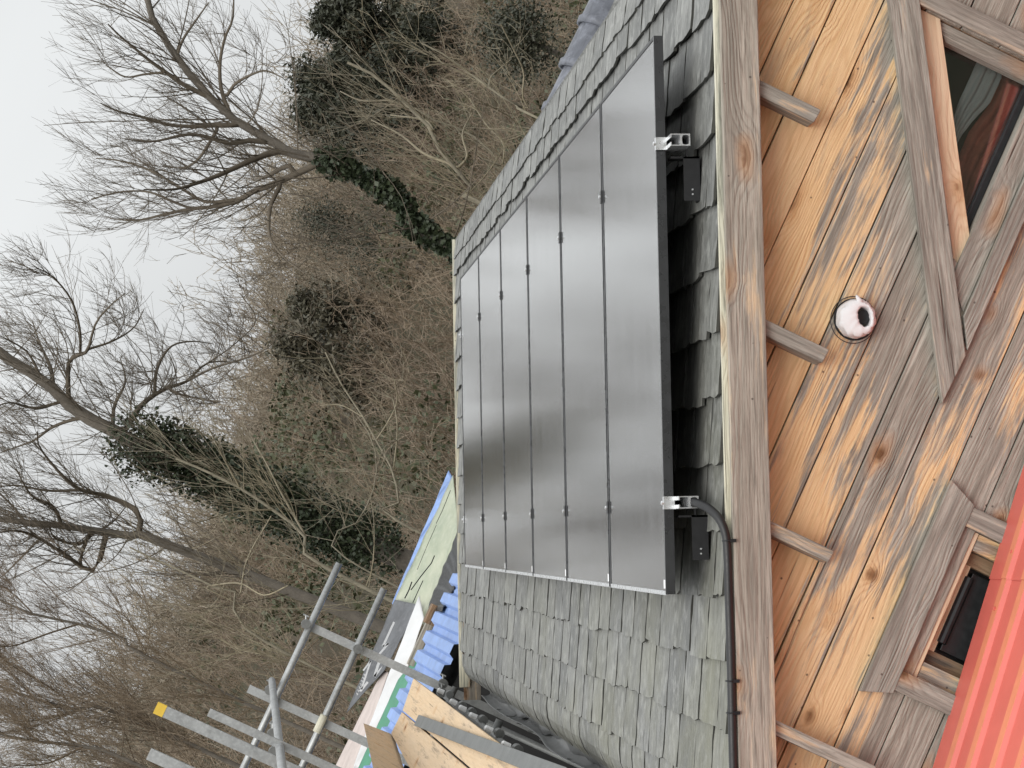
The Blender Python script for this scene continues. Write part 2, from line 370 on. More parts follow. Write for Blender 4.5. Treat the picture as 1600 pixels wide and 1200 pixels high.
# slates: a dozen riven shapes, shared
def slate_mesh(seed, wdt, ln, bend_at=None):
    r = random.Random(seed); nu, nv = 5, 4
    wob = [[r.uniform(-.0035, .0035) for _ in range(nu + 1)] for _ in (0, 1)]
    bt = [r.uniform(-.006, .005) for _ in range(nv + 1)]; bt[r.choice((0, nv))] += r.uniform(.0, .008)
    V = []
    for layer in (0, 1):
        for i in range(nu + 1):
            u = i / nu
            for j in range(nv + 1):
                t = j / nv
                y = -wdt / 2 + wdt * t + (wob[0][i] * (1 - t) + wob[1][i] * t)
                x = ln * u + bt[j] * (1 - u) ** 2
                z = .021 * (1 - u) + (r.uniform(-.0015, .0015) if layer == 0 else -.0100 + (r.uniform(-.001, .001)))
                V.append((x, y, z))
    W = nv + 1; Lq = (nu + 1) * W; Fc = []
    for i in range(nu):
        for j in range(nv):
            a = i * W + j; Fc.append((a, a + W, a + W + 1, a + 1))
    for i in range(nu):
        for j, s in ((0, 0), (nv, 1)):
            a = i * W + j; q = (a, a + Lq, a + W + Lq, a + W); Fc.append(q[::-1] if s else q)
    for j in range(nv): a = j; Fc.append((a, a + 1, a + 1 + Lq, a + Lq))
    if bend_at is not None:                 # wrap over the rolled eave: local x is s - bend_at, local z is n - N0
        V2 = []
        o = S * bend_at + N * N0
        for x, y, z in V:
            X, Z = prof(bend_at + x, N0 + z); d = np.array([X - o[0], 0, Z - o[2]]); V2.append((d @ S, y, d @ N))
        V = V2
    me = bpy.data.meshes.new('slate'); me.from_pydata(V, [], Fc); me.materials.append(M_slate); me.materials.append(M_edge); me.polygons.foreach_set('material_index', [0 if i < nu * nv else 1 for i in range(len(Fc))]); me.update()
    bm = bmesh.new(); bm.from_mesh(me); bmesh.ops.recalc_face_normals(bm, faces=bm.faces)
    bm.to_mesh(me); bm.free()
    return me
widths = [.245, .255, .262, .27, .278, .285]
SL = {(wd, k): slate_mesh(i * 10 + k, wd, .238) for i, wd in enumerate(widths) for k in range(3)}
SE = {(wd, k): slate_mesh(500 + i * 10 + k, wd, .238, -.80) for i, wd in enumerate(widths) for k in range(2)}
ST = {(wd, k): slate_mesh(900 + i * 10 + k, wd, .15) for i, wd in enumerate(widths[:3]) for k in range(3)}
hidden = []; count = 0
rows = [-.80, -.60, -.40] + [-.20 + GAUGE * i for i in range(12)] + [2.105]
for ri, s0 in enumerate(rows):
    y = Y_NEAR + (0 if ri % 2 else -.13); rr = random.Random(ri * 3 + 1)
    while y < Y_FAR - .02:
        wd = rr.choice(widths[:3] if s0 > 2.1 else widths); kk = rr.randrange(2 if s0 < -.7 else 3)
        if s0 > 2.1: wd = rr.choice(widths[:3])
        yc = y + wd / 2
        lo, hi = max(y, Y_NEAR), min(y + wd, Y_FAR)
        me = (SE if s0 < -.7 else ST if s0 > 2.1 else SL)[(wd, kk)]
        gap = rr.uniform(.010, .022)
        if hi - lo > .05:
            sc = (hi - lo) / wd; ycc = (lo + hi) / 2
            jit = rr.uniform(-.012, .008) if s0 > -.7 else 0
            Mx = frame(S * (s0 + jit) + Yv * ycc + N * (N0 + rr.uniform(0, .003)), S, N)
            Mx = Mx @ Matrix.Rotation(rr.uniform(-.012, .012), 4, 'Z') @ Matrix.Diagonal((1, sc, 1, 1))
            vis = s0 < -.1 or s0 > 1.7 or (ycc < .42)
            if vis and not (s0 < -.1 and ycc > 8.4) and count < 300 and not (ycc > 8.2):
                share('slate', me, ROOF, Mx); count += 1
            else: hidden.append((me, Mx))
        y += wd + gap
hv, hf, hm = [], [], []
for me, Mx in hidden:
    k = len(hv); hv += [tuple(Mx @ v.co) for v in me.vertices]; hf += [tuple(i + k for i in p.vertices) for p in me.polygons]; hm += [p.material_index for p in me.polygons]
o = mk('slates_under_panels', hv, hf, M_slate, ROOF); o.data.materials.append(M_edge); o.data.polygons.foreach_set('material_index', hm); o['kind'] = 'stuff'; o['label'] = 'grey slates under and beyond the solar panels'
# far slope covering
v, f = boxv(0, 2.95, Y_NEAR, Y_FAR, 0, .012)
mk('far_slope_slates', v, f, M_slate, ROOF, frame(Vector((RX, 0, RZ)), (math.cos(TH), 0, -math.sin(TH)), (math.sin(TH), 0, math.cos(TH))))['kind'] = 'stuff'

# verge timbers -----------------------------------------------------
def slope_board(name, s0, s1, n0, n1, y0, y1, mt, parent, bev=.002, fresh=None):
    c = S * ((s0 + s1) / 2) + Yv * ((y0 + y1) / 2) + N * ((n0 + n1) / 2)
    o = box(name, -(s1 - s0) / 2, (s1 - s0) / 2, -(y1 - y0) / 2, (y1 - y0) / 2, -(n1 - n0) / 2, (n1 - n0) / 2, mt, parent, frame(c, S, N), bev)
    if fresh is not None: o['fresh'] = fresh
    return o
YB = -.270                                  # outer face of the barge board
slope_board('barge_board', -.95, 2.27, -.277, -.160, YB, YB + .026, M_barge, BLD, .003)
slope_board('verge_batten', -.86, 2.25, -.176, -.145, YB + .028, YB + .044, M_pale, BLD, .001)
slope_board('barge_board', -.95, 2.27, -.277, -.160, Y_FAR + .03, Y_FAR + .055, M_barge, BLD, .003)
slope_board('verge_batten', -.86, 2.25, -.20, -.128, Y_FAR + .008, Y_FAR + .026, M_pale, BLD, .001)
# lookout ends under the barge board
YW = -.150                                  # face of the plank wall
def stub(pxs, wdt):
    a = px(*pxs[0], YB + .028); b = px(*pxs[1], YB + .028)
    x1 = (a[0] + b[0]) / 2; zt = a[2] + .06; zb = b[2]
    v, f = prism([(x1 - wdt, zb + .004), (x1 - .004, zb), (x1, zb + .005), (x1, zt), (x1 - wdt, zt)], YB + .028, YW + .06)
    c = Vector((x1 - wdt / 2, YB + .1, (zt + zb) / 2)); R = frame(c, (0, 0, 1), (1, 0, 0)); iv = R.inverted()
    o = mk('lookout_end', [iv @ Vector(p) for p in v], f, M_grey, BLD, R); fixn(o)
    b = o.modifiers.new('bevel', 'BEVEL'); b.width = .003; b.segments = 2
stub(((1184, 125), (1284, 170)), .045); stub(((1196, 498), (1296, 547)), .046); stub(((1207, 814), (1304, 862)), .040); stub(((1219, 1129), (1371, 1198)), .042)

# gable wall ---------------------------------------------------------
WALL = mk('gable_wall', *prism([(-.50, -4.3), (4.6, -4.3), (4.6, -1.45), (-.50, -1.45)], YW + .004, YW + .03), M_dark, BLD)
fixn(WALL)
joints = [.84, .703, .565, .428, .307, .168, .033, -.092, -.228, -.365, -.502, -.640, -.779, -.918, -1.057, -1.196, -1.335, -1.474]
TRX, TRZ, TSL, TBZ = 2.0, .055, .625, -.42   # triangular window opening
LW = (.084, .576, -.735, -1.28)              # lower window opening x0,x1,ztop,zbot
def roof_x(z): return (z + .215) / math.tan(TH)          # left limit under the slope
def tri_x(z): return TRX - (TRZ - z) / TSL
def plank(poly, fresh, seed, mt=None):
    r = random.Random(seed); cx = sum(p[0] for p in poly) / len(poly); cz = sum(p[1] for p in poly) / len(poly)
    dy = r.uniform(-.003, .003)
    a = prism([(x - cx, z - cz) for x, z in poly], dy, .024 + dy)
    o = mk('plank', a[0], a[1], mt or M_plank, WALL, Matrix.Translation((cx, YW, cz)) @ Matrix.Rotation(r.uniform(-.0015, .0015), 4, 'Y')); fixn(o); o['fresh'] = fresh
    b = o.modifiers.new('bevel', 'BEVEL'); b.width = .0018; b.segments = 1
    return o
fresh_l = [.6, .6, .6, .60, .72, .55, .46, .36, .38, .44, .52, .46, .40, .5, .5, .5, .5]
backs = []
for i in range(len(joints) - 1):
    z1, z0 = joints[i] - .0022, joints[i + 1] + .0022
    xl0, xl1 = max(-.50, roof_x(z0)), max(-.50, roof_x(z1))
    xr0, xr1 = min(4.6, 2 * RX - roof_x(z0)), min(4.6, 2 * RX - roof_x(z1))
    segs = []                               # polygons of this row
    zm = (z0 + z1) / 2
    if z1 < TRZ - .0 and z0 > TBZ - .1:
        zb = max(z0, TBZ)
        segs.append([(xl0, z0), (max(xl0, tri_x(z0)) if z0 >= TBZ else tri_x(TBZ), z0), (tri_x(z1), z1), (xl1, z1)])
        segs.append([(TRX, z0), (xr0, z0), (xr1, z1), (TRX, z1)])
        if z0 < TBZ: segs.append([(tri_x(TBZ) + .002, z0), (TRX - .002, z0), (TRX - .002, TBZ), (tri_x(TBZ) + .002, TBZ)])
    elif z0 < TRZ < z1:
        segs.append([(xl0, z0), (tri_x(z0), z0), (TRX, TRZ), (TRX, z1), (xl1, z1)]); segs.append([(TRX + .002, z0), (xr0, z0), (xr1, z1), (TRX + .002, z1)])
    elif z1 < LW[2] - .005 and z0 > LW[3] - .14:
        segs.append([(xl0, z0), (LW[0], z0), (LW[0], z1), (xl1, z1)]); segs.append([(LW[1], z0), (xr0, z0), (xr1, z1), (LW[1], z1)])
    else:
        segs.append([(xl0, z0), (xr0, z0), (xr1, z1), (xl1, z1)])
    for k, sgm in enumerate(segs):
        fr = fresh_l[i] if k == 0 else .05
        if zm < -.77 and sgm[0][0] < .3: fr = .3
        plank(sgm, fr + (.12 if i == 10 else 0), i * 7 + k, M_knotty if i == 10 else None)
    for sgm in segs:
        c = [(x, z) for x, z in sgm]; backs.append(prism([(x, z - .012 if z == z0 else z - .006) for x, z in c], YW + .027, YW + .034))
o = mk('tongue_strips', *merge(backs), M_dark, WALL); fixn(o)

# boards laid along a line on the wall: pts are two pixel/points
def wall_board(name, poly, y0, y1, mt, parent, ang=0., bev=.002, fresh=None):
    cx = sum(p[0] for p in poly) / len(poly); cz = sum(p[1] for p in poly) / len(poly)
    xa = Vector((math.cos(ang), 0, math.sin(ang))); R = frame(Vector((cx, (y0 + y1) / 2, cz)), xa, (-math.sin(ang), 0, math.cos(ang)))
    v, f = prism(poly, y0, y1); iv = R.inverted()
    o = mk(name, [iv @ Vector(p) for p in v], f, mt, parent, R); fixn(o)
    if bev: b = o.modifiers.new('bevel', 'BEVEL'); b.width = bev; b.segments = 2
    if fresh is not None: o['fresh'] = fresh
    return o
YT = YW - .026
def P2(x, y, Y): p = px(x, y, Y); return (p[0], p[2])
# --- triangular window
WT = wall_board('window', [(tri_x(TBZ) + .12, TBZ + .02), (TRX - .045, TBZ + .02), (TRX - .045, TRZ - .085)], YW + .075, YW + .080, M_pane, BLD, bev=0)
WT['label'] = 'triangular window pane under the sloping trim board'
a0 = math.atan(TSL)
a = P2(1385, 0, YT); b = P2(1437, 0, YT); c = P2(1509, 556, YT); d = P2(1472, 631, YT)
ex = ((a[0] - d[0]) * .35, (a[1] - d[1]) * .35)
wall_board('trim_board', [d, c, (b[0] + .02, b[1] + .0125), (b[0] + .02, b[1] + .13)], YT, YW - .0035, M_grey, WT, a0)
rv0 = [(tri_x(TBZ), TBZ), (TRX, TRZ), (TRX, TRZ - .075), (tri_x(TBZ) + .12, TBZ)]
wall_board('reveal', rv0, YW + .012, YW + .072, M_pine, WT, a0)
wall_board('trim_board', [(2.002, -.60), (2.066, -.60), (2.066, .30), (2.014, .30), (2.002, .085)], YT + .003, YW - .0035, M_grey, WT, math.pi / 2)
wall_board('reveal', [(TRX - .055, TBZ), (TRX - .001, TBZ), (TRX - .001, TRZ - .07), (TRX - .055, TRZ - .125)], YW + .030, YW + .074, M_grey, WT, math.pi / 2)
s1 = P2(1511, 550, YT); wall_board('trim_board', [(1.075, s1[1]), (1.999, s1[1]), (1.999, s1[1] + .054), (1.165, s1[1] + .054)], YT + .002, YW - .0035, M_grey, WT, 0)
wall_board('window_sill', [(1.18, s1[1] + .056), (1.999, s1[1] + .056), (1.999, TBZ + .035), (1.26, TBZ + .035)], YW - .006, YW + .07, M_grey, WT, 0)
wall_board('gasket', [(1.37, TBZ + .036), (1.944, TBZ + .036), (1.944, TBZ + .058), (1.395, TBZ + .058)], YW + .045, YW + .073, M_rub, WT, 0)
# --- lower window
x0, x1, zt, zb = LW
WL = wall_board('window', [(x0 + .06, zb + .06), (x1 - .06, zb + .06), (x1 - .06, zt - .06), (x0 + .06, zt - .06)], YW + .095, YW + .100, M_rub, BLD, bev=0)
WL['label'] = 'small window blanked with a black panel above the red roof'
wall_board('trim_board', [P2(1344, 1080, YT), P2(1396, 1083, YT), P2(1523, 790, YT), P2(1487, 750, YT)], YT, YW - .0035, M_grey, WL, 0)
wall_board('trim_board', [(x0 - .062, zb), (x0 + .002, zb), (x0 + .002, zt + .001), (x0 - .062, zt + .001)], YT + .003, YW - .0035, M_grey, WL, math.pi / 2)
wall_board('trim_board', [(x1 - .002, zb), (x1 + .062, zb), (x1 + .062, zt + .001), (x1 - .002, zt + .001)], YT + .003, YW - .0035, M_grey, WL, math.pi / 2)
wall_board('frame_head', [(x0 + .002, zt - .058), (x1 - .002, zt - .058), (x1 - .002, zt - .001), (x0 + .002, zt - .001)], YW + .008, YW + .07, M_pine, WL, 0)
for sgn, xa in ((1, x0 + .002), (-1, x1 - .002)):
    lo, hi = sorted((xa, xa + sgn * .055)); wall_board('frame_stile', [(lo, zb), (hi, zb), (hi, zt - .06), (lo, zt - .06)], YW + .012, YW + .07, M_plank, WL, math.pi / 2, fresh=.75)
    lo, hi = sorted((xa + sgn * .057, xa + sgn * .10)); wall_board('inner_stile', [(lo, zb), (hi, zb), (hi, zt - .062), (lo, zt - .062)], YW + .05, YW + .092, M_dark, WL, math.pi / 2)
wall_board('inner_head', [(x0 + .10, zt - .088), (x1 - .10, zt - .088), (x1 - .10, zt - .062), (x0 + .10, zt - .062)], YW + .05, YW + .094, M_pine, WL, 0)
v, f = tube([(x0 + .135, YW + .055, zt - .098), (x0 + .137, YW + .055, zt - .098), (x1 - .135, YW + .055, zt - .098), (x1 - .133, YW + .055, zt - .098)], [.014, .017, .017, .014], 12)
mk('hinge_bar', v, f, M_rub, WL, smooth=False)
box('black_panel', x0 + .115, x1 - .115, YW + .060, YW + .094, zb + .05, zt - .105, M_rub, WL, bev=.003)

# side walls, floor so the inside is closed
box('side_wall', -.50, -.44, YW + .04, Y_FAR - .1, -4.3, -.46, M_deck, BLD)
box('side_wall', 4.54, 4.60, YW + .04, Y_FAR - .1, -4.3, -.46, M_dark, BLD)
v, f = prism([(-.5, -4.3), (4.6, -4.3), (4.6, -.46), (RX, RZ - .1), (-.5, -.40)], Y_FAR - .13, Y_FAR - .1)
fixn(mk('far_wall', v, f, M_dark, BLD))
fixn(mk('room_partition', *prism([(-.43, -1.6), (4.5, -1.6), (4.5, -.52), (RX, RZ - .12), (-.43, -.46)], 1.2, 1.24), M_inside, BLD))
box('room_floor', -.43, 4.5, YW + .12, 1.19, -1.7, -1.6, M_inside, BLD)

# cross wing behind the ridge, with half-round ridge tiles
YJ, ZJ = 4.02, RZ - .083
WING = fixn(mk('wing_roof', *prism([(0, 0), (2.0, -.97), (2.0, -1.05), (-2.0, -1.05), (-2.0, -.97)], 0, 5), M_slate, BLD,
        frame(Vector((RX + .05, YJ, ZJ + .06)), (0, 1, 0), (0, 0, 1)) @ Matrix.Diagonal((1, -1, 1, 1))))
def half_tile(r, ln):
    V, Fc = [], []; k = 10
    prof_ = [(0, r * 1.07), (.035, r * 1.10), (.05, r), (ln, r * .95)]
    for (xx, rr_) in prof_:
        for j in range(k + 1):
            t = math.pi * j / k; V.append((xx, -rr_ * math.cos(t) * 1.0, rr_ * math.sin(t)))
    for i in range(len(prof_) - 1):
        for j in range(k): a = i * (k + 1) + j; Fc.append((a, a + 1, a + k + 2, a + k + 1))
    n0 = len(V); V += [(x, y * .88, z * .88) for x, y, z in V]
    Fc += [tuple(i + n0 for i in q[::-1]) for q in Fc]
    Fc += [(j, j + n0, j + 1 + n0, j + 1) for j in range(k)]
    me = bpy.data.meshes.new('ridge_tile'); me.from_pydata(V, [], Fc); me.materials.append(M_tile); me.update()
    me.polygons.foreach_set('use_smooth', [True] * len(me.polygons)); return me
tile = half_tile(.115, .27)
for i in range(11):
    share('ridge_tile', tile, WING, Matrix.Translation((RX + .03 + .235 * i, YJ, ZJ - (.02 if i == 0 else .008 if i == 1 else 0) + random.uniform(-.004, .004))) @ Matrix.Rotation(random.uniform(-.02, .02), 4, 'Z'))

# ------------------------------------------------------------------ solar panels, rails, hooks
PW, PL, PT = 1.134, 1.762, .030; PITCH = 1.154
ords = ['first', 'second', 'third', 'fourth', 'fifth', 'sixth']
fr_parts = {}
def pbox(x0, x1, y0, y1, z0, z1, mt, nm):
    v, f = boxv(x0, x1, y0, y1, z0, z1); me = bpy.data.meshes.new(nm); me.from_pydata(v, [], f); me.materials.append(mt); me.update(); return me
fb = .011
meshes = [('frame_rail', pbox(0, PL, 0, fb, -PT, 0, M_frame, 'frame_rail')), ('frame_rail', pbox(0, PL, PW - fb, PW, -PT, 0, M_frame, 'frame_rail')),
          ('frame_end', pbox(0, fb, fb + .0005, PW - fb - .0005, -PT, -.0002, M_alu, 'frame_end')), ('frame_end', pbox(PL - fb, PL, fb + .0005, PW - fb - .0005, -PT, -.0002, M_black, 'frame_end')),
          ('lower_lip', pbox(-.0025, -.0003, .004, PW - .004, -.022, -.001, M_alu, 'lower_lip')),
          ('glass', pbox(fb + .0005, PL - fb - .0005, fb + .0005, PW - fb - .0005, -.008, -.0022, M_glass, 'glass')),
          ('backsheet', pbox(fb + .0005, PL - fb - .0005, fb + .0005, PW - fb - .0005, -.012, -.009, M_black, 'backsheet')),
          ('sticker', pbox(.018, .045, .016, .046, -.0022, -.0014, M_sticker, 'sticker'))]
for j in range(6):
    y0 = .002 + j * PITCH; org = roofpt(0, y0, 0)
    lab = f'black framed solar panel, {ords[j]} of six counted from the plank gable'
    t = thing('solar_panel', lab, 'solar panel', tuple(org), 'solar panels on the slate roof')
    Mx = frame(org, S, N)
    for nm, me in meshes: share(nm, me, t, Mx)
RAILS = [(.285, 'aluminium mounting rail end above the black conduit'), (1.415, 'aluminium mounting rail end on the ridge side of the panels')]
def rail_prof():
    # open-topped upper chamber over a rounded lower one; profile in (x along s, z along n)
    o = [(-.019, -.031), (-.019, -.092), (.019, -.092), (.019, -.031), (.007, -.031), (.007, -.034), (.0155, -.034), (.0155, -.060), (-.0155, -.060), (-.0155, -.034), (-.007, -.034), (-.007, -.031)]
    return o
def ring_prof(x0, x1, z0, z1, th):
    return [(x0, z0), (x1, z0), (x1, z1), (x0, z1)], [(x0 + th, z0 + th), (x1 - th, z0 + th), (x1 - th, z1 - th), (x0 + th, z1 - th)]
def rail_mesh(y0, y1):
    V, Fc = [], []
    def strip(pts, closed):
        k = len(V); n = len(pts)
        for yy in (y0, y1): V.extend([(p[0], yy, p[1]) for p in pts])
        for i in range(n if closed else n - 1): Fc.append((k + i, k + (i + 1) % n, k + n + (i + 1) % n, k + n + i))
    # upper C channel, walls 3 mm
    c = [(-.007, -.031), (-.019, -.031), (-.019, -.064), (.019, -.064), (.019, -.031), (.007, -.031), (.007, -.0345), (.0158, -.0345), (.0158, -.0608), (-.0158, -.0608), (-.0158, -.0345), (-.007, -.0345)]
    strip(c, True)
    k = len(V) - 24
    for off, rev in ((0, 0), (12, 1)):
        for q in ((0, 1, 10, 11), (1, 2, 9, 10), (2, 3, 8, 9), (3, 4, 7, 8), (4, 5, 6, 7)):
            q = tuple(k + off + i for i in q); Fc.append(q[::-1] if rev else q)
    # lower chamber: ring
    n = 16; outr, inr = [], []
    for i in range(n):
        a = 2 * math.pi * i / n; ca, sa = math.cos(a), math.sin(a); mx_ = max(abs(ca), abs(sa)); e = .55
        outr.append((.019 * (ca / mx_), -.0785 + .0145 * (sa / mx_))); inr.append((.0155 * (ca * e + (1 - e) * ca / mx_), -.0785 + .0115 * (sa * e + (1 - e) * sa / mx_)))
    k = len(V); strip(outr, True); strip(inr, True)
    for i in range(n):
        j = (i + 1) % n
        Fc.append((k + i, k + 2 * n + i, k + 2 * n + j, k + j)); Fc.append((k + n + i, k + n + j, k + 3 * n + j, k + 3 * n + i))
    return V, Fc
for s_, lab in RAILS:
    t = thing('mounting_rail', lab, 'rail', tuple(roofpt(s_, -.08, -.03)), 'panel mounting rails')
    Mx = frame(S * s_, S, N)
    v, f = rail_mesh(-.085, 7.02); fixn(mk('rail', v, f, M_alu, t, Mx))
    for j in range(7):
        yc = j * PITCH - .008 if 0 < j < 6 else (-.010 if j == 0 else 6 * PITCH + .004)
        if 0 < j < 6:
            mt = M_black; v, f = boxv(-.022, .022, yc - .016, yc + .016, .0003, .005); v2, f2 = boxv(-.018, .018, yc - .0045, yc + .0045, -.03, .0003)
        else:
            mt = M_alu; sg = 1 if j == 0 else -1
            v, f = boxv(-.020, .020, min(yc - .004 * sg, yc + .018 * sg), max(yc - .004 * sg, yc + .018 * sg), .0003, .0035); v2, f2 = boxv(-.020, .020, yc - .004, yc + .004, -.031, .0003)
        cl = mk('clamp', *merge([(v, f), (v2, f2)]), mt, t, Mx)
        P = [Mx @ Vector((0, yc, .003)), Mx @ Vector((0, yc, .011)), Mx @ Vector((0, yc, .012))]
        mk('bolt_head', *tube([tuple(p) for p in P], [.0065, .0065, .005], 8), M_alu, cl)
for s_, lab in ((.285, 'black steel roof hook under the rail beside the conduit'), (1.415, 'black steel roof hook under the ridge side rail')):
    sA = s_ - .03
    t = thing('roof_hook', lab, 'roof hook', tuple(roofpt(sA, .05, N0)), 'roof hooks')
    Mx = frame(S * sA + N * 0, S, N)
    a = merge([boxv(-.013, .052, .0, .006, -.1, -.095), boxv(-.016, -.010, -.004, .05, -.138, -.045), boxv(-.15, -.010, .0, .05, -.137, -.132), boxv(-.15, -.010, -.004, .001, -.137, -.085)])
    mk('arm', *a, M_black, t, Mx)
    for q in (-.13, -.115): mk('screw', *tube([tuple(Mx @ Vector((q, -.004, -.112))), tuple(Mx @ Vector((q, -.009, -.112)))], .003, 6), M_alu, t)

# ------------------------------------------------------------------ conduit
ctrl = [(.285, -.06, -.079), (.283, -.10, -.080), (.276, -.16, -.086), (.262, -.215, -.100), (.232, -.25, -.122), (.185, -.264, -.138), (.12, -.264, -.143), (.0, -.263, -.144), (-.15, -.264, -.145), (-.32, -.264, -.145), (-.52, -.264, -.145), (-.75, -.264, -.150), (-.9, -.262, -.20)]
C3 = np.array([roofpt(*c) for c in ctrl])
def catmull(P, m):
    P = np.vstack([2 * P[0] - P[1], P, 2 * P[-1] - P[-2]]); out = []
    for i in range(1, len(P) - 2):
        for k in range(m):
            t = k / m; out.append(.5 * ((2 * P[i]) + (-P[i - 1] + P[i + 1]) * t + (2 * P[i - 1] - 5 * P[i] + 4 * P[i + 1] - P[i + 2]) * t * t + (-P[i - 1] + 3 * P[i] - 3 * P[i + 1] + P[i + 2]) * t ** 3))
    out.append(P[-2]); return np.array(out)
cp = catmull(C3, 30); dl = np.concatenate([[0], np.cumsum(np.linalg.norm(np.diff(cp, axis=0), axis=1))])
tt = np.arange(0, dl[-1], .0026); cpu = np.stack([np.interp(tt, dl, cp[:, i]) for i in range(3)], 1)
rad = np.where(np.arange(len(tt)) % 2 == 0, .0138, .0124)
CON = mk('cable_conduit', *tube(cpu, rad, 12), M_conduit, smooth=True)
tag(CON, 'black corrugated conduit running down along the barge board', 'conduit')
for s_ in (.165, -.255, -.35):
    cp_ = roofpt(s_, -.264, -.143)
    Mx = frame(cp_, S, N); ringp = [(0, .0155 * math.cos(a), .0155 * math.sin(a)) for a in np.linspace(0, 2 * math.pi, 17)[:-1]]
    v, f = tube([tuple(Mx @ Vector(p)) for p in ringp], .0022, 6, closed=True); b_ = boxv(-.005, .005, -.016, -.008, -.024, -.006)
    v2 = [tuple(Mx @ Vector(p)) for p in b_[0]]
    mk('conduit_clip', *merge([(v, f), (v2, b_[1])]), M_rub, CON)

# ------------------------------------------------------------------ white wrapped vent duct in its hole
cx, cz = px(1341, 497, -.2)[[0, 2]]
D = thing('vent_duct', 'white cloth wrapped duct sticking out of a round hole in the planks', 'vent duct', (cx, YW, cz - .06))
V, Fc = [], []; nr, nk = 26, 64
for i in range(nr):
    t = i / (nr - 1)
    if t < .55: yy = YW + .03 - .075 * (t / .55); R_ = .060 - .004 * (t / .55); ox = oz = 0
    elif t < .85:
        u = (t - .55) / .3; R_ = .056 - .030 * u ** 1.3; yy = YW - .045 - .016 * math.sin(u * math.pi * .6); ox = .012 * u; oz = -.016 * u
    else:
        u = (t - .85) / .15; R_ = .026 - .004 * u; yy = YW - .060 + .07 * u; ox = .012; oz = -.016
    for k in range(nk):
        a = 2 * math.pi * k / nk; tw = a + t * 2.6
        fold = .0022 * math.sin(9 * tw) + .0016 * math.sin(17 * tw + 1) + .001 * math.sin(29 * tw)
        fs_ = min(1, t * 3) * (1 if t < .6 else max(.25, 1 - (t - .6) * 3))
        rr_ = R_ + fold * fs_ * 1.3; el_ = 1 + .30 * max(0, (t - .55) / .45) * math.cos(2 * (a - .6))
        V.append((cx + ox + rr_ * el_ * math.cos(a), yy + fold * fs_ * .8, cz + oz + rr_ * el_ * math.sin(a)))
for i in range(nr - 1):
    for k in range(nk): a = i * nk + k; b = i * nk + (k + 1) % nk; Fc.append((a, b, b + nk, a + nk))
fixn(mk('cloth_wrap', V, Fc, M_cloth, D, smooth=True))
tipx, tipz = px(1340, 466, -.2)[[0, 2]]
v, f = tube([(tipx - .012, YW - .045, tipz - .02), (tipx - .004, YW - .056, tipz - .006), (tipx + .004, YW - .05, tipz + .004), (tipx + .008, YW - .046, tipz + .008)], [.010, .008, .005, .001], 8); mk('cloth_twist', v, f, M_cloth, D, smooth=True)
mk('bore_shade_disc', *prism([(cx + .012 + .0215 * math.cos(2 * math.pi * k / 20), cz - .016 + .0215 * math.sin(2 * math.pi * k / 20)) for k in range(20)], YW - .036, YW - .030), M_rub, D)  # black disc standing in for the shade inside the open duct
rx, rz = px(1333, 500, YW - .012)[[0, 2]]
v, f = tube([(rx + .074 * math.cos(a), YW - .008 - .012 * (1 + math.cos(a + 2.4)) * .5, rz + .071 * math.sin(a)) for a in np.linspace(0, 2 * math.pi, 41)[:-1]], .0016, 6, closed=True)
mk('wire_ring', v, f, M_cable, D, smooth=True)
ringv = []; 
for k in range(40):
    a = 2 * math.pi * k / 40; ringv += [(cx + .0595 * math.cos(a), YW - .0042, cz + .0595 * math.sin(a)), (cx + .066 * math.cos(a + .0), YW - .0042, cz + .066 * math.sin(a))]
mk('hole_rim', ringv, [(2 * k, 2 * k + 1, (2 * k + 3) % 80, (2 * k + 2) % 80) for k in range(40)], M_rub, D)

# ------------------------------------------------------------------ curtains inside the triangular window
def curtain(name, rows_, Yc, mt, label, waves=5, amp=.006):
    V, Fc = [], []; nk = 48; rows_ = [(px(*l, Yc), px(*r, Yc)) for l, r in rows_]
    A0 = resample_(np.array([r[0] for r in rows_]), 14); A1 = resample_(np.array([r[1] for r in rows_]), 14)
    for i in range(14):
        for k in range(nk + 1):
            t = k / nk; p = A0[i] * (1 - t) + A1[i] * t
            V.append((p[0], Yc + amp * math.sin(t * waves * 2 * math.pi + i * .15) + .004 * math.sin(t * 31 + i * .4), p[2]))
    for i in range(13):
        for k in range(nk): a = i * (nk + 1) + k; Fc.append((a, a + 1, a + nk + 2, a + nk + 1))
    o = mk(name, V, Fc, mt, smooth=True); sm = o.modifiers.new('thickness', 'SOLIDIFY'); sm.thickness = .003
    return tag(o, label, 'curtain')
def resample_(P, m):
    d = np.concatenate([[0], np.cumsum(np.linalg.norm(np.diff(P, axis=0), axis=1))]); t = np.linspace(0, d[-1], m)
    return np.stack([np.interp(t, d, P[:, i]) for i in range(3)], 1)
YC = YW + .105
curtain('curtain', [((1512, 70), (1562, 95)), ((1527, 96), (1567, 115)), ((1513, 128), (1552, 150)), ((1499, 160), (1546, 163)), ((1488, 195), (1522, 186)), ((1482, 225), (1497, 218)), ((1476, 250), (1486, 250))], YC, M_curt, 'white curtain gathered aside inside the triangular window', 2.5)
curtain('curtain', [((1572, 95), (1660, 140)), ((1545, 165), (1640, 215)), ((1515, 205), (1600, 270)), ((1496, 250), (1570, 320)), ((1482, 310), (1540, 395))], YC + .03, M_redc, 'dull red curtain hanging inside the triangular window', 6)
box('window_shelf', 1.1, 1.95, YW + .16, YW + .28, -.475, -.460, M_inside, BLD)

